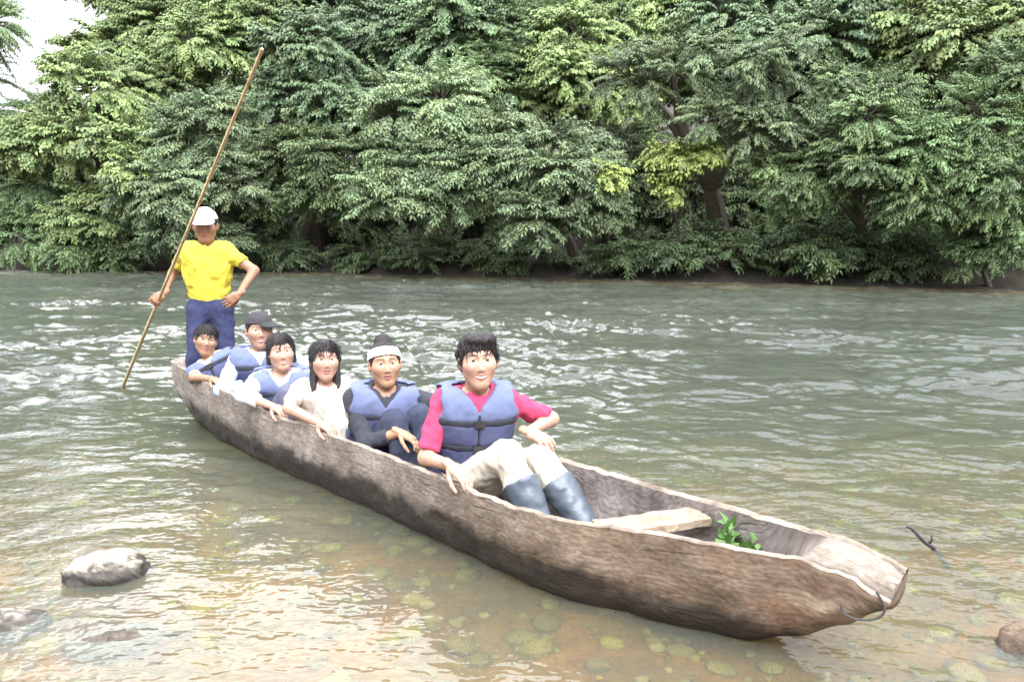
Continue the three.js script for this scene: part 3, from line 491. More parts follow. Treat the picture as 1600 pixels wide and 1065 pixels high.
  const lipC = mixv(skin, [0.34, 0.11, 0.095], 0.5), paintFace = (x, y, z) => {
    const ax = Math.abs(x), my = y - smile * 0.2 * ax;
    if (z > 0.06) {
      const e = Math.hypot(ax - 0.031, y - ey); if (ax > 0.019 && ax < 0.0435 && y < ey + 0.0042 - 14 * (ax - 0.031) ** 2 && y > ey - 0.0048 + 10 * (ax - 0.031) ** 2 && z > 0.068) return Math.abs(ax - 0.031) < 0.0062 ? [0.012, 0.008, 0.006] : [0.36, 0.31, 0.28];
      if (Math.abs(y - 0.035 + 8 * (ax - 0.03) ** 2) < 0.0042 && ax > 0.012 && ax < 0.05) return mixv(skin, [0.02, 0.014, 0.01], 0.75);
      if (ax < 0.02 && Math.abs(my + 0.0602) < 0.0028 + 0.0014 * smile - 3 * ax * ax && z > 0.074) return smile > 0.6 ? [0.5, 0.45, 0.4] : [0.12, 0.04, 0.035];
      if (ax < 0.024 - 3 * Math.max(0, -my - 0.066) && my > -0.0745 && my < -0.0485) return lipC;
    }
    const bl = 0.14 * n3(x * 30, y * 30, z * 30); return skin.map((c, q) => c * (1 + bl * [0.7, 1, 1][q]));
  };
  const hh = P.fine ? 0.003 : 0.004, nb = neckLocal, headGeo = nets(faceF, [Math.min(-0.105, nb[0] - 0.07), Math.min(-0.13, nb[1] - 0.03), Math.min(-0.125, nb[2] - 0.07)], [Math.max(0.105, nb[0] + 0.07), 0.135, Math.max(0.128, nb[2] + 0.07)], hh, paintFace); headGeo.applyMatrix4(toHead);
  // ---- hands
  const handGeo = (i) => {
    const H = P.hands[i], s = i === 0 ? 1 : -1, dir = norm(H.dir), pn0 = H.palm, pn = norm(addv(pn0, dir, -dot(pn0, dir))), sd = cross(dir, pn); // fingers along +Y, palm faces +Z
    const curl = H.curl ?? 0.5, prims = [cone([-0.022, 0.03, 0], [-0.024, 0.082, 0], 0.017, 0.014), cone([0, 0.025, 0], [0, 0.088, 0], 0.019, 0.014), cone([0.022, 0.03, 0], [0.024, 0.08, 0], 0.017, 0.014), cone([0, -0.03, 0], [0, 0.03, 0], 0.025, 0.024, [0, 0, 1], 0.75)];
    const fl = [0.066, 0.078, 0.074, 0.058], fingers = [];
    for (let q = 0; q < 4; q++) { let p = [s * (0.031 - 0.0205 * q), 0.084 - (q === 3 ? 0.008 : 0), 0], a = curl * 0.5 + 0.06 * q; const spread = s * (0.035 - 0.025 * q);
      for (let j = 0; j < 3; j++) { const L = fl[q] * [0.46, 0.31, 0.25][j], e = [p[0] + spread * L, p[1] + Math.cos(a) * L, p[2] + Math.sin(a) * L]; fingers.push(cone(p, e, 0.0094 - 0.0009 * j, 0.0086 - 0.0009 * j)); p = e; a += curl; } }
    { let p = [s * 0.026, 0.018, 0.008], a = 0.5; const bend = (H.thumb ?? 0.5); for (let j = 0; j < 3; j++) { const L = [0.04, 0.032, 0.026][j], e = [p[0] + s * Math.sin(a) * L, p[1] + Math.cos(a) * L, p[2] + (0.25 + bend * 0.5) * L]; fingers.push(cone(p, e, 0.0125 - 0.0015 * j, 0.011 - 0.0015 * j)); p = e; a -= 0.32; } }
    const pf2 = join(prims, 0.018), F = (x, y, z) => { let d = pf2(x, y, z); for (const f of fingers) d = smin(d, f(x, y, z), 0.005); return d; };
    const g = nets(F, [-0.09, -0.06, -0.05], [0.09, 0.185, 0.13], P.fine ? 0.003 : 0.004, (x, y, z) => skin.map((c) => c * (1 + 0.12 * n3(x * 40, y * 40, z * 40))));
    g.applyMatrix4(new THREE.Matrix4().makeBasis(V(...sd), V(...dir), V(...pn)).setPosition(...arms[i].w).scale(V(k, k, k))); return g;
  };
  const all = [pel, neck, ...sh, ...hip, ...arms.flatMap((a) => [a.e, a.w]), ...legs.flatMap((l) => [l.k, l.a]), ...toes];
  const [lo, hi] = box3(all, 0.19);
  const footF = [0, 1].map((i) => join([cone(legs[i].a, addv(legs[i].a, [0, -0.045 * k, 0]), 0.036 * k, 0.034 * k), cone(addv(legs[i].a, [0, -0.045 * k, 0]), toes[i], 0.036 * k, 0.024 * k)], 0.03));
  const bodyF = join([torso(-0.006), armF(0, 0, 2), armF(1, 0, 2), legF(0, -0.004), legF(1, -0.004), ...footF, cone(addv(neck, up, -0.05), addv(neck, up, 0.02), 0.06 * k, 0.05 * k)], 0.025);
  const bodyGeo = nets(bodyF, lo, hi, 0.012, (x, y, z) => { const b = 0.1 * n3(x * 20, y * 20, z * 20); return skin.map((c) => c * (1 + b)); });
  part('body', mergeGeometries([bodyGeo, headGeo, handGeo(0), handGeo(1)]), skinMat, o);
  // ---- shirt
  const fold = (x, y, z, a = 0.006) => a * (n3(x * 9 + P.seed, y * 7, z * 9) + 0.6 * n3(x * 22, y * 15 + P.seed, z * 22)), ch = P.fine ? 0.008 : 0.009;
  if (P.shirt) {
    const sl = P.shirt.sleeve, tf = torso(0.012), hem = P.shirt.hem ?? -0.03;
    const sleeves = [0, 1].map((i) => { const long = sl > 1, e = long ? mixv(arms[i].e, arms[i].w, sl - 1) : mixv(sh[i], arms[i].e, sl), ax = norm(long ? sub(arms[i].w, arms[i].e) : sub(arms[i].e, sh[i])), f = long ? armF(i, 0.014, 2) : cone(sh[i], arms[i].e, 0.055 * k, 0.053 * k); return (x, y, z) => smax(f(x, y, z), (x - e[0]) * ax[0] + (y - e[1]) * ax[1] + (z - e[2]) * ax[2], 0.008); });
    const hp = addv(pel, up, hem * k), np = addv(neck, up, 0.018 * k), vn = P.shirt.vneck ?? 0.02;
    const F = (x, y, z) => {
      let d = tf(x, y, z); d = Math.max(d, -((x - hp[0]) * up[0] + (y - hp[1]) * up[1] + (z - hp[2]) * up[2]));
      for (const s of sleeves) d = smin(d, s(x, y, z), 0.02);
      const r = [x - np[0], y - np[1], z - np[2]], u = dot(r, up), f = dot(r, fwd), l = dot(r, left);
      d = smax(d, -(Math.hypot(l, f - 0.01) - 0.066 * k - Math.max(0, u) * 0.5), 0.008) > d && u > -0.05 - vn * (f > 0 ? 1 : 0) ? smax(d, -(Math.hypot(l, f - 0.01) - 0.064 * k), 0.008) : d;
      return d + fold(x, y, z, P.shirt.fold ?? 0.006);
    };
    part('shirt', nets(F, ...box3([pel, neck, ...sh, ...arms.flatMap((a) => (sl > 1 ? [a.e, a.w] : [a.e]))], 0.2), ch), cloth(P.shirt.color), o, P.shirt.label);
  }
  // ---- trousers
  if (P.trousers) {
    const end = P.trousers.end, L = [0, 1].map((i) => { const f = legF(i, 0.014), e = mixv(legs[i].k, legs[i].a, end), ax = norm(sub(legs[i].a, legs[i].k)); return (x, y, z) => smax(f(x, y, z), (x - e[0]) * ax[0] + (y - e[1]) * ax[1] + (z - e[2]) * ax[2], 0.008); });
    const pv = cone(addv(hip[0], pl, -0.03 * k), addv(hip[1], pl, 0.03 * k), 0.112 * k * fat, 0.112 * k * fat), top = addv(pel, up, 0.1 * k), wf = cone(pel, waist, 0.15 * k * fat, 0.142 * k * fat, fwd, 0.74);
    const F = (x, y, z) => { let d = smin(pv(x, y, z), wf(x, y, z), 0.04); d = Math.max(d, (x - top[0]) * up[0] + (y - top[1]) * up[1] + (z - top[2]) * up[2]); for (const l of L) d = smin(d, l(x, y, z), 0.03); return d + fold(x, y, z, 0.007); };
    part('trousers', nets(F, ...box3([pel, waist, ...hip, ...legs.flatMap((l) => [l.k, l.a])], 0.18), ch), cloth(P.trousers.color), o, P.trousers.label);
  }
  if (P.boots) for (const i of [0, 1]) {
    const top = mixv(legs[i].k, legs[i].a, P.boots.top), ax = norm(sub(legs[i].a, legs[i].k)), sole = toes[i][1] - 0.03 * k;
    const f = join([cone(top, legs[i].a, 0.09 * k, 0.054 * k), cone(addv(legs[i].a, [0, -0.04 * k, 0]), toes[i], 0.05 * k, 0.042 * k)], 0.03);
    const F = (x, y, z) => Math.max(f(x, y, z), -((x - top[0]) * ax[0] + (y - top[1]) * ax[1] + (z - top[2]) * ax[2]), sole - y) + 0.004 * n3(x * 14, y * 18, z * 14);
    part('rubber_boot', nets(F, ...box3([top, legs[i].a, toes[i]], 0.12), 0.008), std(...P.boots.color, 0.38), o, P.boots.label);
  }
  // ---- life vest
  if (P.vest) {
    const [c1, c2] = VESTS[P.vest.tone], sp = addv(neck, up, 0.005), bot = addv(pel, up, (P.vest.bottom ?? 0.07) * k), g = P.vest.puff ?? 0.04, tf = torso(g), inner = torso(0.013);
    const holes = [0, 1].map((i) => cone(addv(sh[i], left, (i ? -1 : 1) * 0.03), addv(addv(sh[i], left, (i ? -1 : 1) * 0.03), up, -0.14 * k), 0.082 * k, 0.07 * k));
    const y1 = 0.35 * k, y2 = 0.225 * k; // strap heights above the pelvis
    const coords = (x, y, z) => { const r = [x - pel[0], y - pel[1], z - pel[2]]; return [dot(r, left), dot(r, up), dot(r, fwd)]; };
    const neckU = dot(sub(sp, pel), up), F = (x, y, z) => {
      const [l, u, f] = coords(x, y, z);
      let d = tf(x, y, z); for (const h of holes) d = smax(d, -h(x, y, z), 0.025);
      d = smax(d, dot(sub(bot, [x, y, z]), up), 0.02);
      const open = f > 0 ? Math.max(-0.03, (u - (neckU - 0.055 * k)) * 0.85) : 0.075; // V at the front, round at the nape
      d = smax(d, -Math.max(Math.hypot(l, f > 0 ? 0 : f) - open * k, (f > 0 ? neckU - 0.17 * k : neckU - 0.02) - u), 0.012);
      d = smax(d, u - neckU - 0.045 * k, 0.02);
      if (f > 0.02) d += 0.012 * Math.exp(-((l / 0.008) ** 2)); // zip groove between the two front panels
      d += 0.009 * (Math.exp(-(((u - y1) / 0.012) ** 2)) + Math.exp(-(((u - y2) / 0.012) ** 2))); // straps pull the foam in
      return smax(d, -inner(x, y, z), 0.01) + fold(x, y, z, 0.004);
    };
    const litAbove = y1 + 0.01, geo = nets(F, ...box3([pel, neck, ...sh], 0.2), 0.008, (x, y, z) => { const [, u] = coords(x, y, z); return u > litAbove ? c1 : c2; });  // upper vest painted lighter, as if lit from above; darker below
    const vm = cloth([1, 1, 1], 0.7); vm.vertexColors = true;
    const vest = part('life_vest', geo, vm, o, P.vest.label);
    for (const yy of [y1, y2]) {
      const band = (x, y, z) => { const [, u] = coords(x, y, z); let d = tf(x, y, z) - 0.001; for (const h of holes) d = smax(d, -h(x, y, z), 0.025); d = Math.max(d, Math.abs(u - yy) - 0.014); return Math.max(d, -(tf(x, y, z) + 0.016)); };
      part('strap', nets(band, ...box3([pel, chest, ...sh], 0.22), 0.007), strapMat, vest);
      let t = 0.05; const at = addv(pel, up, yy); while (t < 0.4 && tf(...addv(at, fwd, t)) < 0) t += 0.004;
      const b = new THREE.BoxGeometry(0.05, 0.034, 0.016, 2, 2, 1); b.applyMatrix4(new THREE.Matrix4().makeBasis(V(...left), V(...up), V(...fwd)).setPosition(...addv(at, fwd, t)));
      part('buckle', b, buckleMat, vest);
    }
    { // zip down the front
      const zp = []; for (let u = 0.1 * k; u < neckU - 0.07 * k; u += 0.02) { let t = 0.03; const at = addv(pel, up, u); while (t < 0.4 && tf(...addv(at, fwd, t)) < 0) t += 0.003; zp.push(V(...addv(at, fwd, t - 0.008))); }
      part('zip', tube(zp, 0.006, 6), strapMat, vest);
    }
  }
  // ---- hair and hats, in the head frame
  const headPart = (name, F, lo2, hi2, mat, label, h = hh) => { const g2 = nets(F, lo2, hi2, h); g2.applyMatrix4(toHead); return part(name, g2, mat, o, label); };
  const hs = P.hair ?? 'short', strands = (x, y, z, a) => a * (n3(x * 60, y * 14, z * 60) + 0.6 * n3(x * 130 + 3, y * 40, z * 130));
  const cap = ell([0, 0.03, -0.016], [0.086, 0.099, 0.105]);
  const lineAt = table([[-0.06, -0.078], [-0.025, -0.06], [-0.008, -0.012], [0.02, 0.0], [0.04, 0.022], [0.06, hs === 'short' ? 0.05 : 0.056], [0.12, hs === 'short' ? 0.052 : 0.062]]);
  headPart('hair', (x, y, z) => {
    let d = cap(x, y, z); // keep what is above the hairline: brow, temples, round the ears, nape
    d = smax(d, lineAt(z) + 0.01 * n2(x * 45, z * 20 + P.seed) - y, 0.008);
    if (hs === 'short' && P.quiff) d = smin(d, ell([0.01, 0.098, 0.042], [0.07, 0.036, 0.056])(x, y, z), 0.02);
    if (hs === 'long') for (const s of [1, -1]) d = smin(d, cone([s * 0.068, 0.02, -0.02], [s * 0.07, -0.17, 0.012], 0.032, 0.03, [1, 0, 0], 0.75)(x, y, z), 0.02);
    if (hs === 'long') d = smin(d, cone([0, -0.02, -0.08], [0, -0.2, -0.07], 0.06, 0.05, [0, 0, 1], 0.5)(x, y, z), 0.02);
    if (hs === 'tied') d = smin(d, ell([0, 0.0, -0.125], [0.035, 0.05, 0.035])(x, y, z), 0.015);
    if (hs === 'tied') for (const s of [1, -1]) d = smin(d, cone([s * 0.074, 0.04, 0.0], [s * 0.08, -0.06, -0.01], 0.016, 0.018)(x, y, z), 0.015);
    if (hs === 'bun') d = smin(d, ell([0, 0.125, -0.03], [0.045, 0.04, 0.045])(x, y, z), 0.012);
    return d + strands(x, y, z, 0.0024);
  }, [-0.13, -0.26, -0.18], [0.13, 0.19, 0.13], hairMat, P.hairLabel);
  if (!P.cap && !P.band) { // loose strands combed from the crown over the cap of hair
    const R = rng(P.seed * 31), st = [], cr = V(0.01, 0.125, -0.045), cc = V(0, 0.03, -0.016), rr = [0.086, 0.099, 0.105];
    for (let i = 0; i < 420; i++) {
      const d = V(R() * 2 - 1, R() * 2 - 0.8, R() * 2 - 1).normalize(), p = V(d.x * rr[0], d.y * rr[1], d.z * rr[2]).add(cc);
      if (p.y < lineAt(p.z) + 0.012 || (P.band && p.z > -0.02 && p.y < 0.1)) continue;
      const n = V(d.x / rr[0], d.y / rr[1], d.z / rr[2]).normalize(), t = p.clone().sub(cr); t.addScaledVector(n, -t.dot(n)); if (t.lengthSq() < 1e-5) continue; t.normalize().add(V((R() - 0.5) * 0.5, -0.1, (R() - 0.5) * 0.5));
      const L = 0.035 + 0.03 * R(), lift = 0.004 + 0.006 * R();
      st.push(tube([p.clone().addScaledVector(n, -0.004), p.clone().addScaledVector(t, L * 0.5).addScaledVector(n, lift), p.clone().addScaledVector(t, L).addScaledVector(n, lift * 0.2 - L * 0.25)], [0.0032, 0.0028, 0.0008], 4, false));
    }
    const g3 = mergeGeometries(st); g3.applyMatrix4(toHead); part('hair_strands', g3, hairMat, o).userData.kind = 'stuff';
  }
  if (P.cap) {
    const c = ell([0, 0.034, -0.012], [0.09, 0.1, 0.108]);
    const capMesh = headPart('cap', (x, y, z) => { let d = Math.max(c(x, y, z), -(c(x, y, z) + 0.016), 0.05 - y + 0.02 * (z < 0 ? -z * 2 : 0)); return d + 0.002 * n3(x * 30, y * 30, z * 30); }, [-0.12, 0.0, -0.15], [0.12, 0.17, 0.14], cloth(P.cap.color), P.cap.label);
    if (P.cap.peak) { const a = P.cap.turn ?? 0, ca = Math.cos(a), sa = Math.sin(a); const g2 = nets((x, y, z) => { const zz = z * ca + x * sa, xx = x * ca - z * sa; return Math.max(ell([0, 0, 0.085], [0.078, 0.2, 0.095])(xx, 0, zz), Math.abs(y - (0.06 - 0.3 * Math.max(0, zz - 0.08) - 3.2 * xx * xx)) - 0.005, 0.07 - zz); }, [-0.2, -0.04, -0.2], [0.2, 0.09, 0.2], 0.004); g2.applyMatrix4(toHead); part('peak', g2, cloth(P.cap.peak), capMesh); }
  }
  if (P.band) headPart('headscarf', (x, y, z) => { const e = ell([0, 0.03, -0.014], [0.089, 0.102, 0.108])(x, y, z), yy = y - 0.35 * (z - 0.02); return Math.max(e, -(e + 0.012), 0.036 - yy, yy - 0.088) + 0.0025 * n3(x * 30, y * 60, z * 30); }, [-0.12, -0.06, -0.15], [0.12, 0.17, 0.13], cloth(P.band.color), P.band.label);
  return o;
}
const bow = [AXIS.x, AXIS.z], D = (w) => w; // w written for clarity where a world vector is meant
const seat = (s, w, y) => W(s, w, y);
function seated(q) { // defaults for a passenger sitting low in the canoe with knees drawn up
  const { s, w, y, head } = q, P = { base: W(s, w, q.onSeat ?? 0.115), pelvis: W(s, w, y), face: [0.35, 0.94], hipFace: bow, ...q };
  P.head = W(...head); P.neck = P.neckAt ? W(...P.neckAt) : W(lerp(s, head[0], 0.8), lerp(w, head[1], 0.8), head[2] - 0.155);
  P.feet ??= [-1, 1].map((m) => ({ at: W(s + (q.reach ?? 0.4), w + m * 0.075, floorY(s) + 0.075), pole: [bow[0] * 0.3, 1, bow[1] * 0.3], dir: bow }));
  return makePerson(P);
}
const toCam = (from, dy = 0) => { const d = V(camera.position.x - from.x, camera.position.y - from.y + dy, camera.position.z - from.z).normalize(); return [d.x, d.y, d.z]; };
const LOOK = (s, w, y, k = 0.75) => { const d = toCam(W(s, w, y)); return norm([d[0] + 0.12, d[1] * 0.55, d[2]]); };

// boatman standing in the stern, pole in one hand, the other on his hip
const poleAt = V(-2.665, 0.945, -6.0), poleDir = V(0.96, 0.94, 1.29).normalize();
makePerson({
  label: 'person standing at the stern in yellow shirt and white cap, holding a long pole', seed: 3, size: 0.97, base: W(0.36, -0.1, 0.05), skin: [0.25, 0.13, 0.075], fine: false,
  pelvis: W(0.36, -0.1, 0.87), neck: W(0.365, -0.095, 1.35), head: W(0.385, -0.085, 1.5), face: [0.2, 1], hipFace: [0.25, 1], look: [0.22, -0.12, 1], smile: 0.3, broad: 0.92, fat: 0.94,
  hands: [{ at: V(-2.03, 1.0, -5.93), pole: [0.85, 0.1, -0.35], dir: [-0.7, -0.5, 0.35], palm: [-0.4, 0, -1], curl: 0.45 }, { at: poleAt.clone().add(V(0.035, 0.05, -0.02)), pole: [-0.5, -0.2, -0.8], dir: [-0.62, -0.6, 0.35], palm: [-0.35, -0.3, -0.9], curl: 1.05, thumb: 0.9 }],
  feet: [{ at: W(0.42, -0.2, 0.12), pole: [0.2, 0, 1], dir: [0.5, 1] }, { at: W(0.34, 0.02, 0.12), pole: [0.1, 0, 1], dir: [0.2, 1] }],
  shirt: { color: [0.48, 0.4, 0.035], sleeve: 0.62, hem: 0.0, vneck: 0.015, fold: 0.009, label: 'bright yellow short sleeved shirt' }, trousers: { color: [0.022, 0.026, 0.07], end: 0.95, label: 'navy blue trousers' },
  cap: { color: [0.75, 0.72, 0.68], peak: [0.7, 0.66, 0.6], label: 'white peaked cap' },
});
{ // the pole
  const c = curve([poleAt.clone().addScaledVector(poleDir, -2.25), poleAt.clone().addScaledVector(poleDir, -1.0), poleAt, poleAt.clone().addScaledVector(poleDir, 1.4).add(V(0.01, 0.015, 0)), poleAt.clone().addScaledVector(poleDir, 2.82)], 60);
  const m = new THREE.MeshStandardMaterial({ roughness: 0.75, map: tex(256, 64, (u, v) => { const t = clamp(0.6 + 0.3 * pA(u * 40, v * 3, 40, 3) + 0.3 * pB(u * 7, v * 2, 7, 2)); return [lerp(0.5, 0.88, t), lerp(0.43, 0.78, t), lerp(0.31, 0.6, t)]; }, true, 0.6, 4) });
  const g = tube(c, c.map((_, i) => 0.017 - 0.0095 * i / 60 + (i % 6 === 0 ? 0.0015 : 0)), 9); g.translate(-poleAt.x, -poleAt.y, -poleAt.z);
  single('boat_pole', g, m, 'long slender wooden pole slanting up from the water in the boatman\'s hand', 'pole').position.copy(poleAt);
}
// passengers, stern to bow
seated({ label: 'person in blue life vest seated furthest back, beside the standing boatman\'s legs', seed: 11, size: 0.86, s: 0.8, w: -0.03, y: 0.22, onSeat: 0.18, head: [0.64, 0.08, 0.67], skin: [0.29, 0.165, 0.105], face: [0.15, 1], look: LOOK(0.6, 0.15, 0.66), roll: -0.22, smile: 0.4, hair: 'short', reach: 0.36,
  hands: [{ at: W(1.1, -0.02, 0.42), pole: [1, -0.6, 0.2], dir: [0.6, -0.2, 0.5], palm: [0, -1, 0.2], curl: 0.4 }, { at: W(1.02, 0.225, 0.46), pole: [-0.75, 0.1, 0.6], dir: [0.75, -0.1, 0.6], palm: [0, -1, 0], curl: 0.5 }],
  shirt: { color: [0.42, 0.34, 0.26], sleeve: 0.6 }, trousers: { color: [0.45, 0.4, 0.33], end: 0.9 }, vest: { tone: 'blue' } });
seated({ label: 'seated person in dark cap turned aside and blue life vest, behind the white sleeves', seed: 12, size: 0.98, s: 1.12, w: -0.11, y: 0.2, head: [1.14, -0.08, 0.775], skin: [0.35, 0.2, 0.135], face: [0.25, 1], look: LOOK(1.1, -0.08, 0.77), smile: 0.7, hair: 'short', onSeat: 0.13, reach: 0.36,
  hands: [{ at: W(1.42, -0.2, 0.45), pole: [1, -0.6, 0.2], dir: [0.6, -0.3, 0.5], palm: [0, -1, 0.2], curl: 0.4 }, { at: W(1.35, 0.08, 0.44), pole: [-0.9, -0.3, 0.1], dir: [0.6, -0.3, 0.5], palm: [0, -1, 0.2], curl: 0.4 }],
  shirt: { color: [0.33, 0.4, 0.55], sleeve: 1.6 }, trousers: { color: [0.06, 0.065, 0.1], end: 0.95 }, vest: { tone: 'navy' }, cap: { color: [0.03, 0.028, 0.03], peak: [0.02, 0.02, 0.022], turn: 0.7, label: 'dark cap with its peak turned aside' } });
seated({ label: 'seated person in white long sleeves and blue life vest, arm over the canoe edge', seed: 13, size: 0.92, s: 1.58, w: 0.02, y: 0.16, head: [1.69, 0.07, 0.705], skin: [0.4, 0.235, 0.165], face: [0.3, 1], look: LOOK(1.7, 0.07, 0.7), smile: 0.8, roll: 0.05, hair: 'tied', reach: 0.36,
  hands: [{ at: W(1.95, 0.02, 0.42), pole: [1, -0.5, 0.2], dir: [0.3, -0.5, 0.5], palm: [0, -1, 0.2], curl: 0.4 }, { at: W(1.95, 0.28, 0.425), pole: [-0.75, 0.1, 0.6], dir: [0.72, -0.1, 0.66], palm: [0, -1, 0], curl: 0.35 }],
  shirt: { color: [0.6, 0.61, 0.63], sleeve: 1.5, label: 'white long sleeved top' }, trousers: { color: [0.1, 0.1, 0.14], end: 0.95 }, vest: { tone: 'blue' } });
seated({ label: 'seated person in cream top without life vest, hand on the canoe edge', seed: 14, size: 0.94, s: 2.06, w: 0.01, y: 0.155, head: [2.17, 0.05, 0.71], skin: [0.38, 0.225, 0.16], face: [0.3, 1], look: LOOK(2.2, 0.05, 0.7), smile: 0.5, roll: -0.04, hair: 'long', reach: 0.36,
  hands: [{ at: W(2.42, -0.05, 0.42), pole: [1, -0.5, 0.2], dir: [0.3, -0.5, 0.5], palm: [0, -1, 0.2], curl: 0.4 }, { at: W(2.46, 0.285, 0.415), pole: [-0.75, 0.1, 0.6], dir: [0.74, -0.1, 0.62], palm: [0, -1, 0], curl: 0.35 }],
  shirt: { color: [0.44, 0.36, 0.3], sleeve: 0.7, label: 'cream short sleeved top', vneck: 0.04 }, trousers: { color: [0.6, 0.55, 0.47], end: 0.95 } });
seated({ label: 'seated person with white headscarf, black sleeves and blue life vest', seed: 15, size: 0.97, s: 2.64, w: 0.0, y: 0.165, head: [2.74, 0.03, 0.755], skin: [0.36, 0.205, 0.125], fine: true, face: [0.25, 1], look: LOOK(2.7, 0.03, 0.75), smile: 0.6, roll: 0.03, hair: 'bun', reach: 0.4, fat: 1.08,
  hands: [{ at: W(3.02, -0.12, 0.44), pole: [1, -0.5, 0.2], dir: [0.3, -0.5, 0.5], palm: [0, -1, 0.2], curl: 0.4 }, { at: W(2.98, 0.12, 0.43), pole: [-1, 0, -0.6], dir: [0.7, -0.3, 0.3], palm: [0, -1, 0.2], curl: 0.5 }],
  shirt: { color: [0.03, 0.032, 0.04], sleeve: 1.7, label: 'black long sleeved shirt' }, trousers: { color: [0.03, 0.035, 0.06], end: 0.95 }, vest: { tone: 'navy' }, band: { color: [0.78, 0.74, 0.72], label: 'white headscarf bound over the forehead' } });
seated({ label: 'person in magenta shirt, blue life vest and rubber boots seated nearest the bow', seed: 16, size: 1.03, s: 3.41, w: 0.0, y: 0.235, head: [3.5, 0.035, 0.868], neckAt: [3.465, 0.02, 0.705], skin: [0.41, 0.245, 0.17], fine: true, face: [0.22, 1], look: LOOK(3.5, 0.03, 0.87), smile: 1, roll: 0.03, hair: 'short', quiff: true, onSeat: 0.135, broad: 0.93, fat: 0.95,
  hands: [{ at: W(3.7, -0.11, 0.525), pole: [1, -0.7, -0.1], dir: [0.75, -0.2, 0.6], palm: [0, -1, -0.2], curl: 0.45 }, { at: W(3.63, 0.335, 0.44), pole: [-0.5, 0.2, -1.06], dir: [0.62, -0.3, 0.6], palm: [-0.1, -1, -0.1], curl: 0.35 }],
  feet: [{ at: W(4.09, -0.11, 0.13), pole: [bow[0] * 0.2, 1, bow[1] * 0.2], dir: bow }, { at: W(3.99, 0.09, 0.13), pole: [bow[0] * 0.2, 1, bow[1] * 0.2], dir: bow }],
  shirt: { color: [0.42, 0.04, 0.1], sleeve: 0.85, label: 'magenta short sleeved shirt', fold: 0.008 }, trousers: { color: [0.54, 0.48, 0.38], end: 0.45, label: 'cream trousers tucked into boots' }, boots: { color: [0.075, 0.09, 0.105], top: 0.34, label: 'grey blue rubber boot' }, vest: { tone: 'blue' } });

// ------------------------------------------------------------------ rocks, sprig in the boat, driftwood
const stoneMap = tex(512, 512, (u, v) => { const f = (k, p) => p(u * k, v * k, k, k); const t = clamp(0.7 + 0.2 * f(5, pA) + 0.16 * f(17, pB) + 0.16 * f(60, pC)), s = f(45, pA) > 0.55 ? 0.6 : 1; return [0.93 * t * s, 0.9 * t * s, 0.85 * t * s]; }, true, 3, 3);
const stoneMat = new THREE.MeshStandardMaterial({ map: stoneMap, vertexColors: true, roughness: 0.8, bumpMap: stoneMap, bumpScale: 0.003 });
function stone(c, r, seed, dry, wet, turn = 0, level = 0.035, detail = 40) { // waterline at y = 0; soaked dark below an uneven tide mark
  const g = new THREE.SphereGeometry(1, detail, detail * 0.7 | 0), p = g.attributes.position, col = new Float32Array(p.count * 3), ca = Math.cos(turn), sa = Math.sin(turn);
  for (let i = 0; i < p.count; i++) {
    const v = V(p.getX(i), p.getY(i), p.getZ(i)), k = 1 + 0.14 * n3(v.x * 1.1 + seed, v.y * 1.1, v.z * 1.1) + 0.05 * n3(v.x * 2.6, v.y * 2.6 + seed, v.z * 2.6) + 0.018 * n3(v.x * 8, v.y * 8, v.z * 8 + seed);
    const x = v.x * k * r[0], y = Math.sign(v.y) * Math.pow(Math.abs(v.y), 0.8) * k * r[1], z = v.z * k * r[2];
    p.setXYZ(i, x * ca + z * sa, y, z * ca - x * sa);
    const wy = y + c[1], t = sstep(level + 0.03, level - 0.012, wy + 0.025 * n3(v.x * 2.2, seed, v.z * 2.2) + 0.012 * n3(v.x * 7, seed, v.z * 7)) ;
    for (let q = 0; q < 3; q++) col[i * 3 + q] = lerp(dry[q], wet[q], t);
  }
  const uv = g.attributes.uv; for (let i = 0; i < uv.count; i++) uv.setXY(i, p.getX(i) + p.getY(i) * 0.6, p.getZ(i) - p.getY(i) * 0.7);
  g.setAttribute('color', new THREE.BufferAttribute(col, 3)); g.computeVertexNormals();
  return g;
}
function rock(label, c, r, seed, dry, wet, turn, level) { const m = single('rock', stone(c, r, seed, dry, wet, turn, level), stoneMat, label, 'rock'); m.position.set(...c); }
rock('rounded pale rock with dark wet foot, largest out of the water at left', [-1.8, 0.0, -3.36], [0.17, 0.088, 0.14], 5, [0.88, 0.81, 0.68], [0.1, 0.09, 0.075], 0.35, 0.055);
rock('low grey rock breaking the water at the left picture edge', [-2.0, -0.045, -2.93], [0.17, 0.075, 0.11], 9, [0.7, 0.66, 0.58], [0.12, 0.11, 0.09], 0.1, 0.02);
rock('flat submerged stone just under the surface in front of the pale rock', [-1.5, -0.05, -2.82], [0.17, 0.055, 0.1], 15, [0.4, 0.36, 0.3], [0.17, 0.145, 0.11], 0.3, 0.02);
rock('brown wet rock cut off by the right picture edge', [1.93, -0.02, -2.76], [0.14, 0.085, 0.1], 21, [0.3, 0.22, 0.15], [0.12, 0.08, 0.05], 0.2, 0.03);
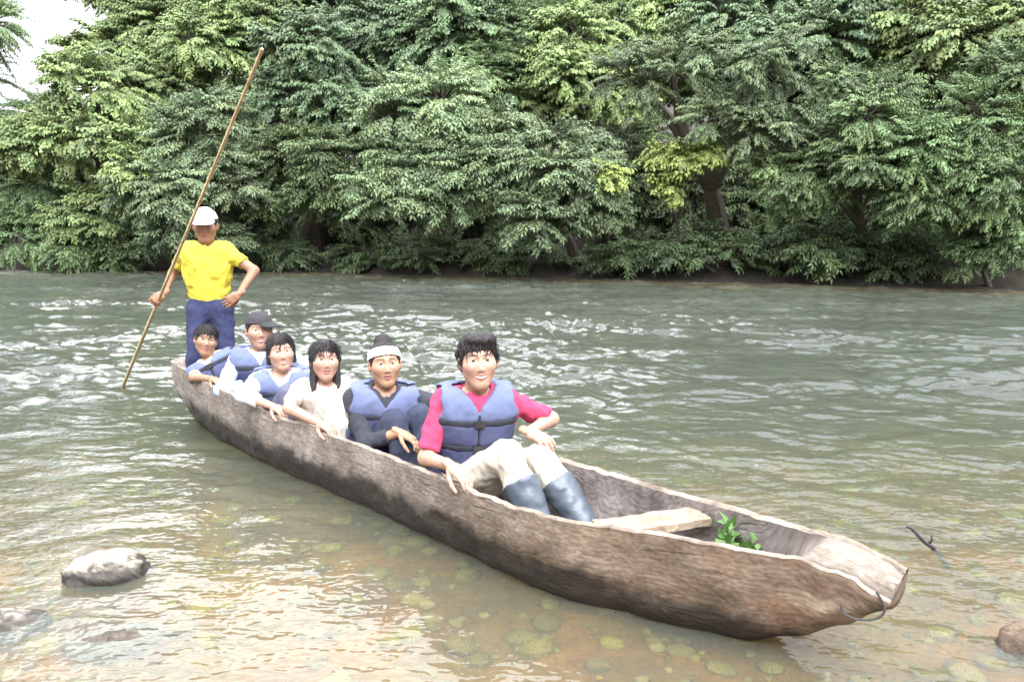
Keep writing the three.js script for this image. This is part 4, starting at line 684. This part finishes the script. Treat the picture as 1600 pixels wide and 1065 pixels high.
{ // cobbles on the bed of the shallows
  const R = rng(501), geos = [0, 1, 2].map((i) => stone([0, -1, 0], [1, 0.62, 0.85], 40 + i * 7, [1, 1, 1], [1, 1, 1], 0, -3, 10)), n = 1100;
  const mat = new THREE.MeshStandardMaterial({ map: stoneMap, roughness: 0.85 });
  const holder = new THREE.Group(); holder.name = 'riverbed_cobbles'; holder.userData = { kind: 'stuff', label: 'brown and grey cobbles lying under the shallow water', category: 'cobbles' }; scene.add(holder);
  geos.forEach((g, gi) => {
    const im = new THREE.InstancedMesh(g, mat, n); im.name = 'cobble'; im.userData = { kind: 'stuff' }; im.castShadow = im.receiveShadow = true;
    const m = new THREE.Matrix4(), q = new THREE.Quaternion(), c = new THREE.Color();
    for (let i = 0; i < n; i++) {
      const z = -1.2 - 4.5 * Math.pow(R(), 1.2), x = (R() * 2 - 1) * (1.8 - z * 0.75), s = 0.016 + 0.065 * Math.pow(R(), 2.8), t = R();
      q.setFromEuler(new THREE.Euler((R() - 0.5) * 0.6, R() * 6.3, (R() - 0.5) * 0.6));
      m.compose(V(x, Math.min(bedY(x, z) + s * 0.12, -0.03 - s * 0.75), z), q, V(s, s * (0.7 + 0.4 * R()), s)); im.setMatrixAt(i, m);
      c.setRGB(lerp(0.34, 0.8, t), lerp(0.19, 0.56, t), lerp(0.05, 0.26, t * R())); im.setColorAt(i, c);
    }
    holder.add(im);
  });
}
{ // freshly cut leafy sprig lying in the bow
  const at = W(4.84, -0.1, 0.17), o = thing('leafy_sprig', 'small bunch of fresh green leaves lying in the bow beside the plank', 'plant', at.toArray()), R = rng(77);
  const lm = new THREE.MeshPhysicalMaterial({ color: 0xffffff, vertexColors: true, roughness: 0.55, transmission: 0.25, thickness: 0 }), sm = std(0.09, 0.14, 0.03, 0.8);
  for (let s = 0; s < 11; s++) {
    const a = s / 11 * 6.28 + R(), e = V(Math.cos(a) * 0.075, 0.1 + 0.08 * R(), Math.sin(a) * 0.075), p = curve([V(0, -0.08, 0), V(e.x * 0.4, 0.05, e.z * 0.4), e], 6);
    part('stem', tube(p, p.map((_, i) => 0.004 - 0.0004 * i), 5), sm, o);
    for (let k = 0; k < 9; k++) {
      const L = 0.04 + 0.03 * R(), wd = L * 0.3, g = new THREE.BufferGeometry(), c = lerp(0.7, 1.3, R());
      const q = leafGeo(L, wd, wd * 0.4, L * 0.25); g.setAttribute('position', new THREE.Float32BufferAttribute(q.p, 3)); g.setIndex(q.i);
      const col = []; for (let i = 0; i < 5; i++) col.push(0.1 * c, 0.2 * c, 0.04 * c); g.setAttribute('color', new THREE.Float32BufferAttribute(col, 3));
      const m = new THREE.Matrix4().makeRotationFromEuler(new THREE.Euler(-0.9 + 1.2 * R(), R() * 6.3, (R() - 0.5) * 1.6, 'YXZ')); const pt = p[2 + Math.floor(R() * 5)]; m.setPosition(pt.x, pt.y, pt.z);
      g.applyMatrix4(m); g.computeVertexNormals(); part('leaf', g, lm, o);
    }
  }
}
{ // dry leaves and chips beside it
  const o = thing('dry_leaf_litter', 'few dry brown leaves scattered in the canoe next to the green sprig', 'leaves', W(5.0, 0.02, 0.2).toArray()), R = rng(78), m = std(0.3, 0.2, 0.1, 0.9);
  for (let k = 0; k < 9; k++) { const s = 4.86 + 0.2 * R(), w = -0.08 + 0.16 * R(), y = lerp(0.4, floorY(s), hollow(s)) + 0.035 + 0.05 * Math.abs(w), L = 0.05 + 0.03 * R(), q = leafGeo(L, L * 0.25, 0.008, -0.012), g = new THREE.BufferGeometry(); g.setAttribute('position', new THREE.Float32BufferAttribute(q.p, 3)); g.setIndex(q.i); g.rotateX(-1.4); g.rotateY(R() * 6.3); const p = W(s, w, y).sub(o.position); g.translate(p.x, p.y, p.z); g.computeVertexNormals(); part('leaf', g, m, o); }
}
{ // snag behind the bow
  const at = V(1.97, 0, -3.62), c = (a, r) => { const p = curve(a, 10); return tube(p, p.map((_, i) => r * (1.2 - 0.07 * i)), 6); }, m = std(0.045, 0.04, 0.045, 0.8);
  const o = thing('snag_twig', 'dark forked twig sticking out of the water behind the bow', 'twig', at.toArray());
  part('stem', c([[0.09, -0.2, 0.05], [0.045, 0.0, 0], [0.0, 0.03, 0.01], [-0.07, 0.1, -0.02], [-0.085, 0.1, -0.02]], 0.011), m, o); part('branch', c([[0.01, 0.025, 0], [0.02, 0.05, 0.02], [0.015, 0.075, 0.02]], 0.006), m, o);
}
{ // unseen near-bank trees, added behind the photographer to close off the low sky
  const near = [[-16, 9, 4], [-9, 13, 5], [-2, 15, 5], [5, 13.5, 5], [11, 11, 5], [17, 6, 4]];
  near.forEach(([x, z, r], i) => {
    const o = thing('added_near_bank_tree', 'broadleaf tree added unseen on the near bank to block low sky behind the photographer', 'tree', [x, 0.9, z], 'trees added on the near bank'), R = rng(600 + i);
    const tp = curve([V(0, -0.3, 0), V(0.2, 3, 0.1), V(0, 6.5, 0)], 8); part('trunk', tube(tp, tp.map((_, k) => 0.24 - 0.012 * k), 8), barkMat, o);
    const n = 3800, im = new THREE.InstancedMesh(SPRIGS.broad[i % 2], leafMat, n), q = new THREE.Quaternion(), c = new THREE.Color(); im.name = 'crown'; im.userData = { kind: 'stuff' }; im.castShadow = im.receiveShadow = true;
    for (let k = 0; k < n; k++) { const d = V(R() * 2 - 1, R() * 2 - 1, R() * 2 - 1).normalize().multiplyScalar(0.6 + 0.45 * R()), s = 2 + R(); q.setFromEuler(new THREE.Euler(R() * 6, R() * 6, R() * 6)); im.setMatrixAt(k, new THREE.Matrix4().compose(V(d.x * r, 5.6 + d.y * 5.6, d.z * r * 0.8), q, V(s, s, s))); c.setRGB(0.07, 0.11, 0.04); im.setColorAt(k, c); }
    o.add(im);
  });
}

renderer.render(scene, camera);
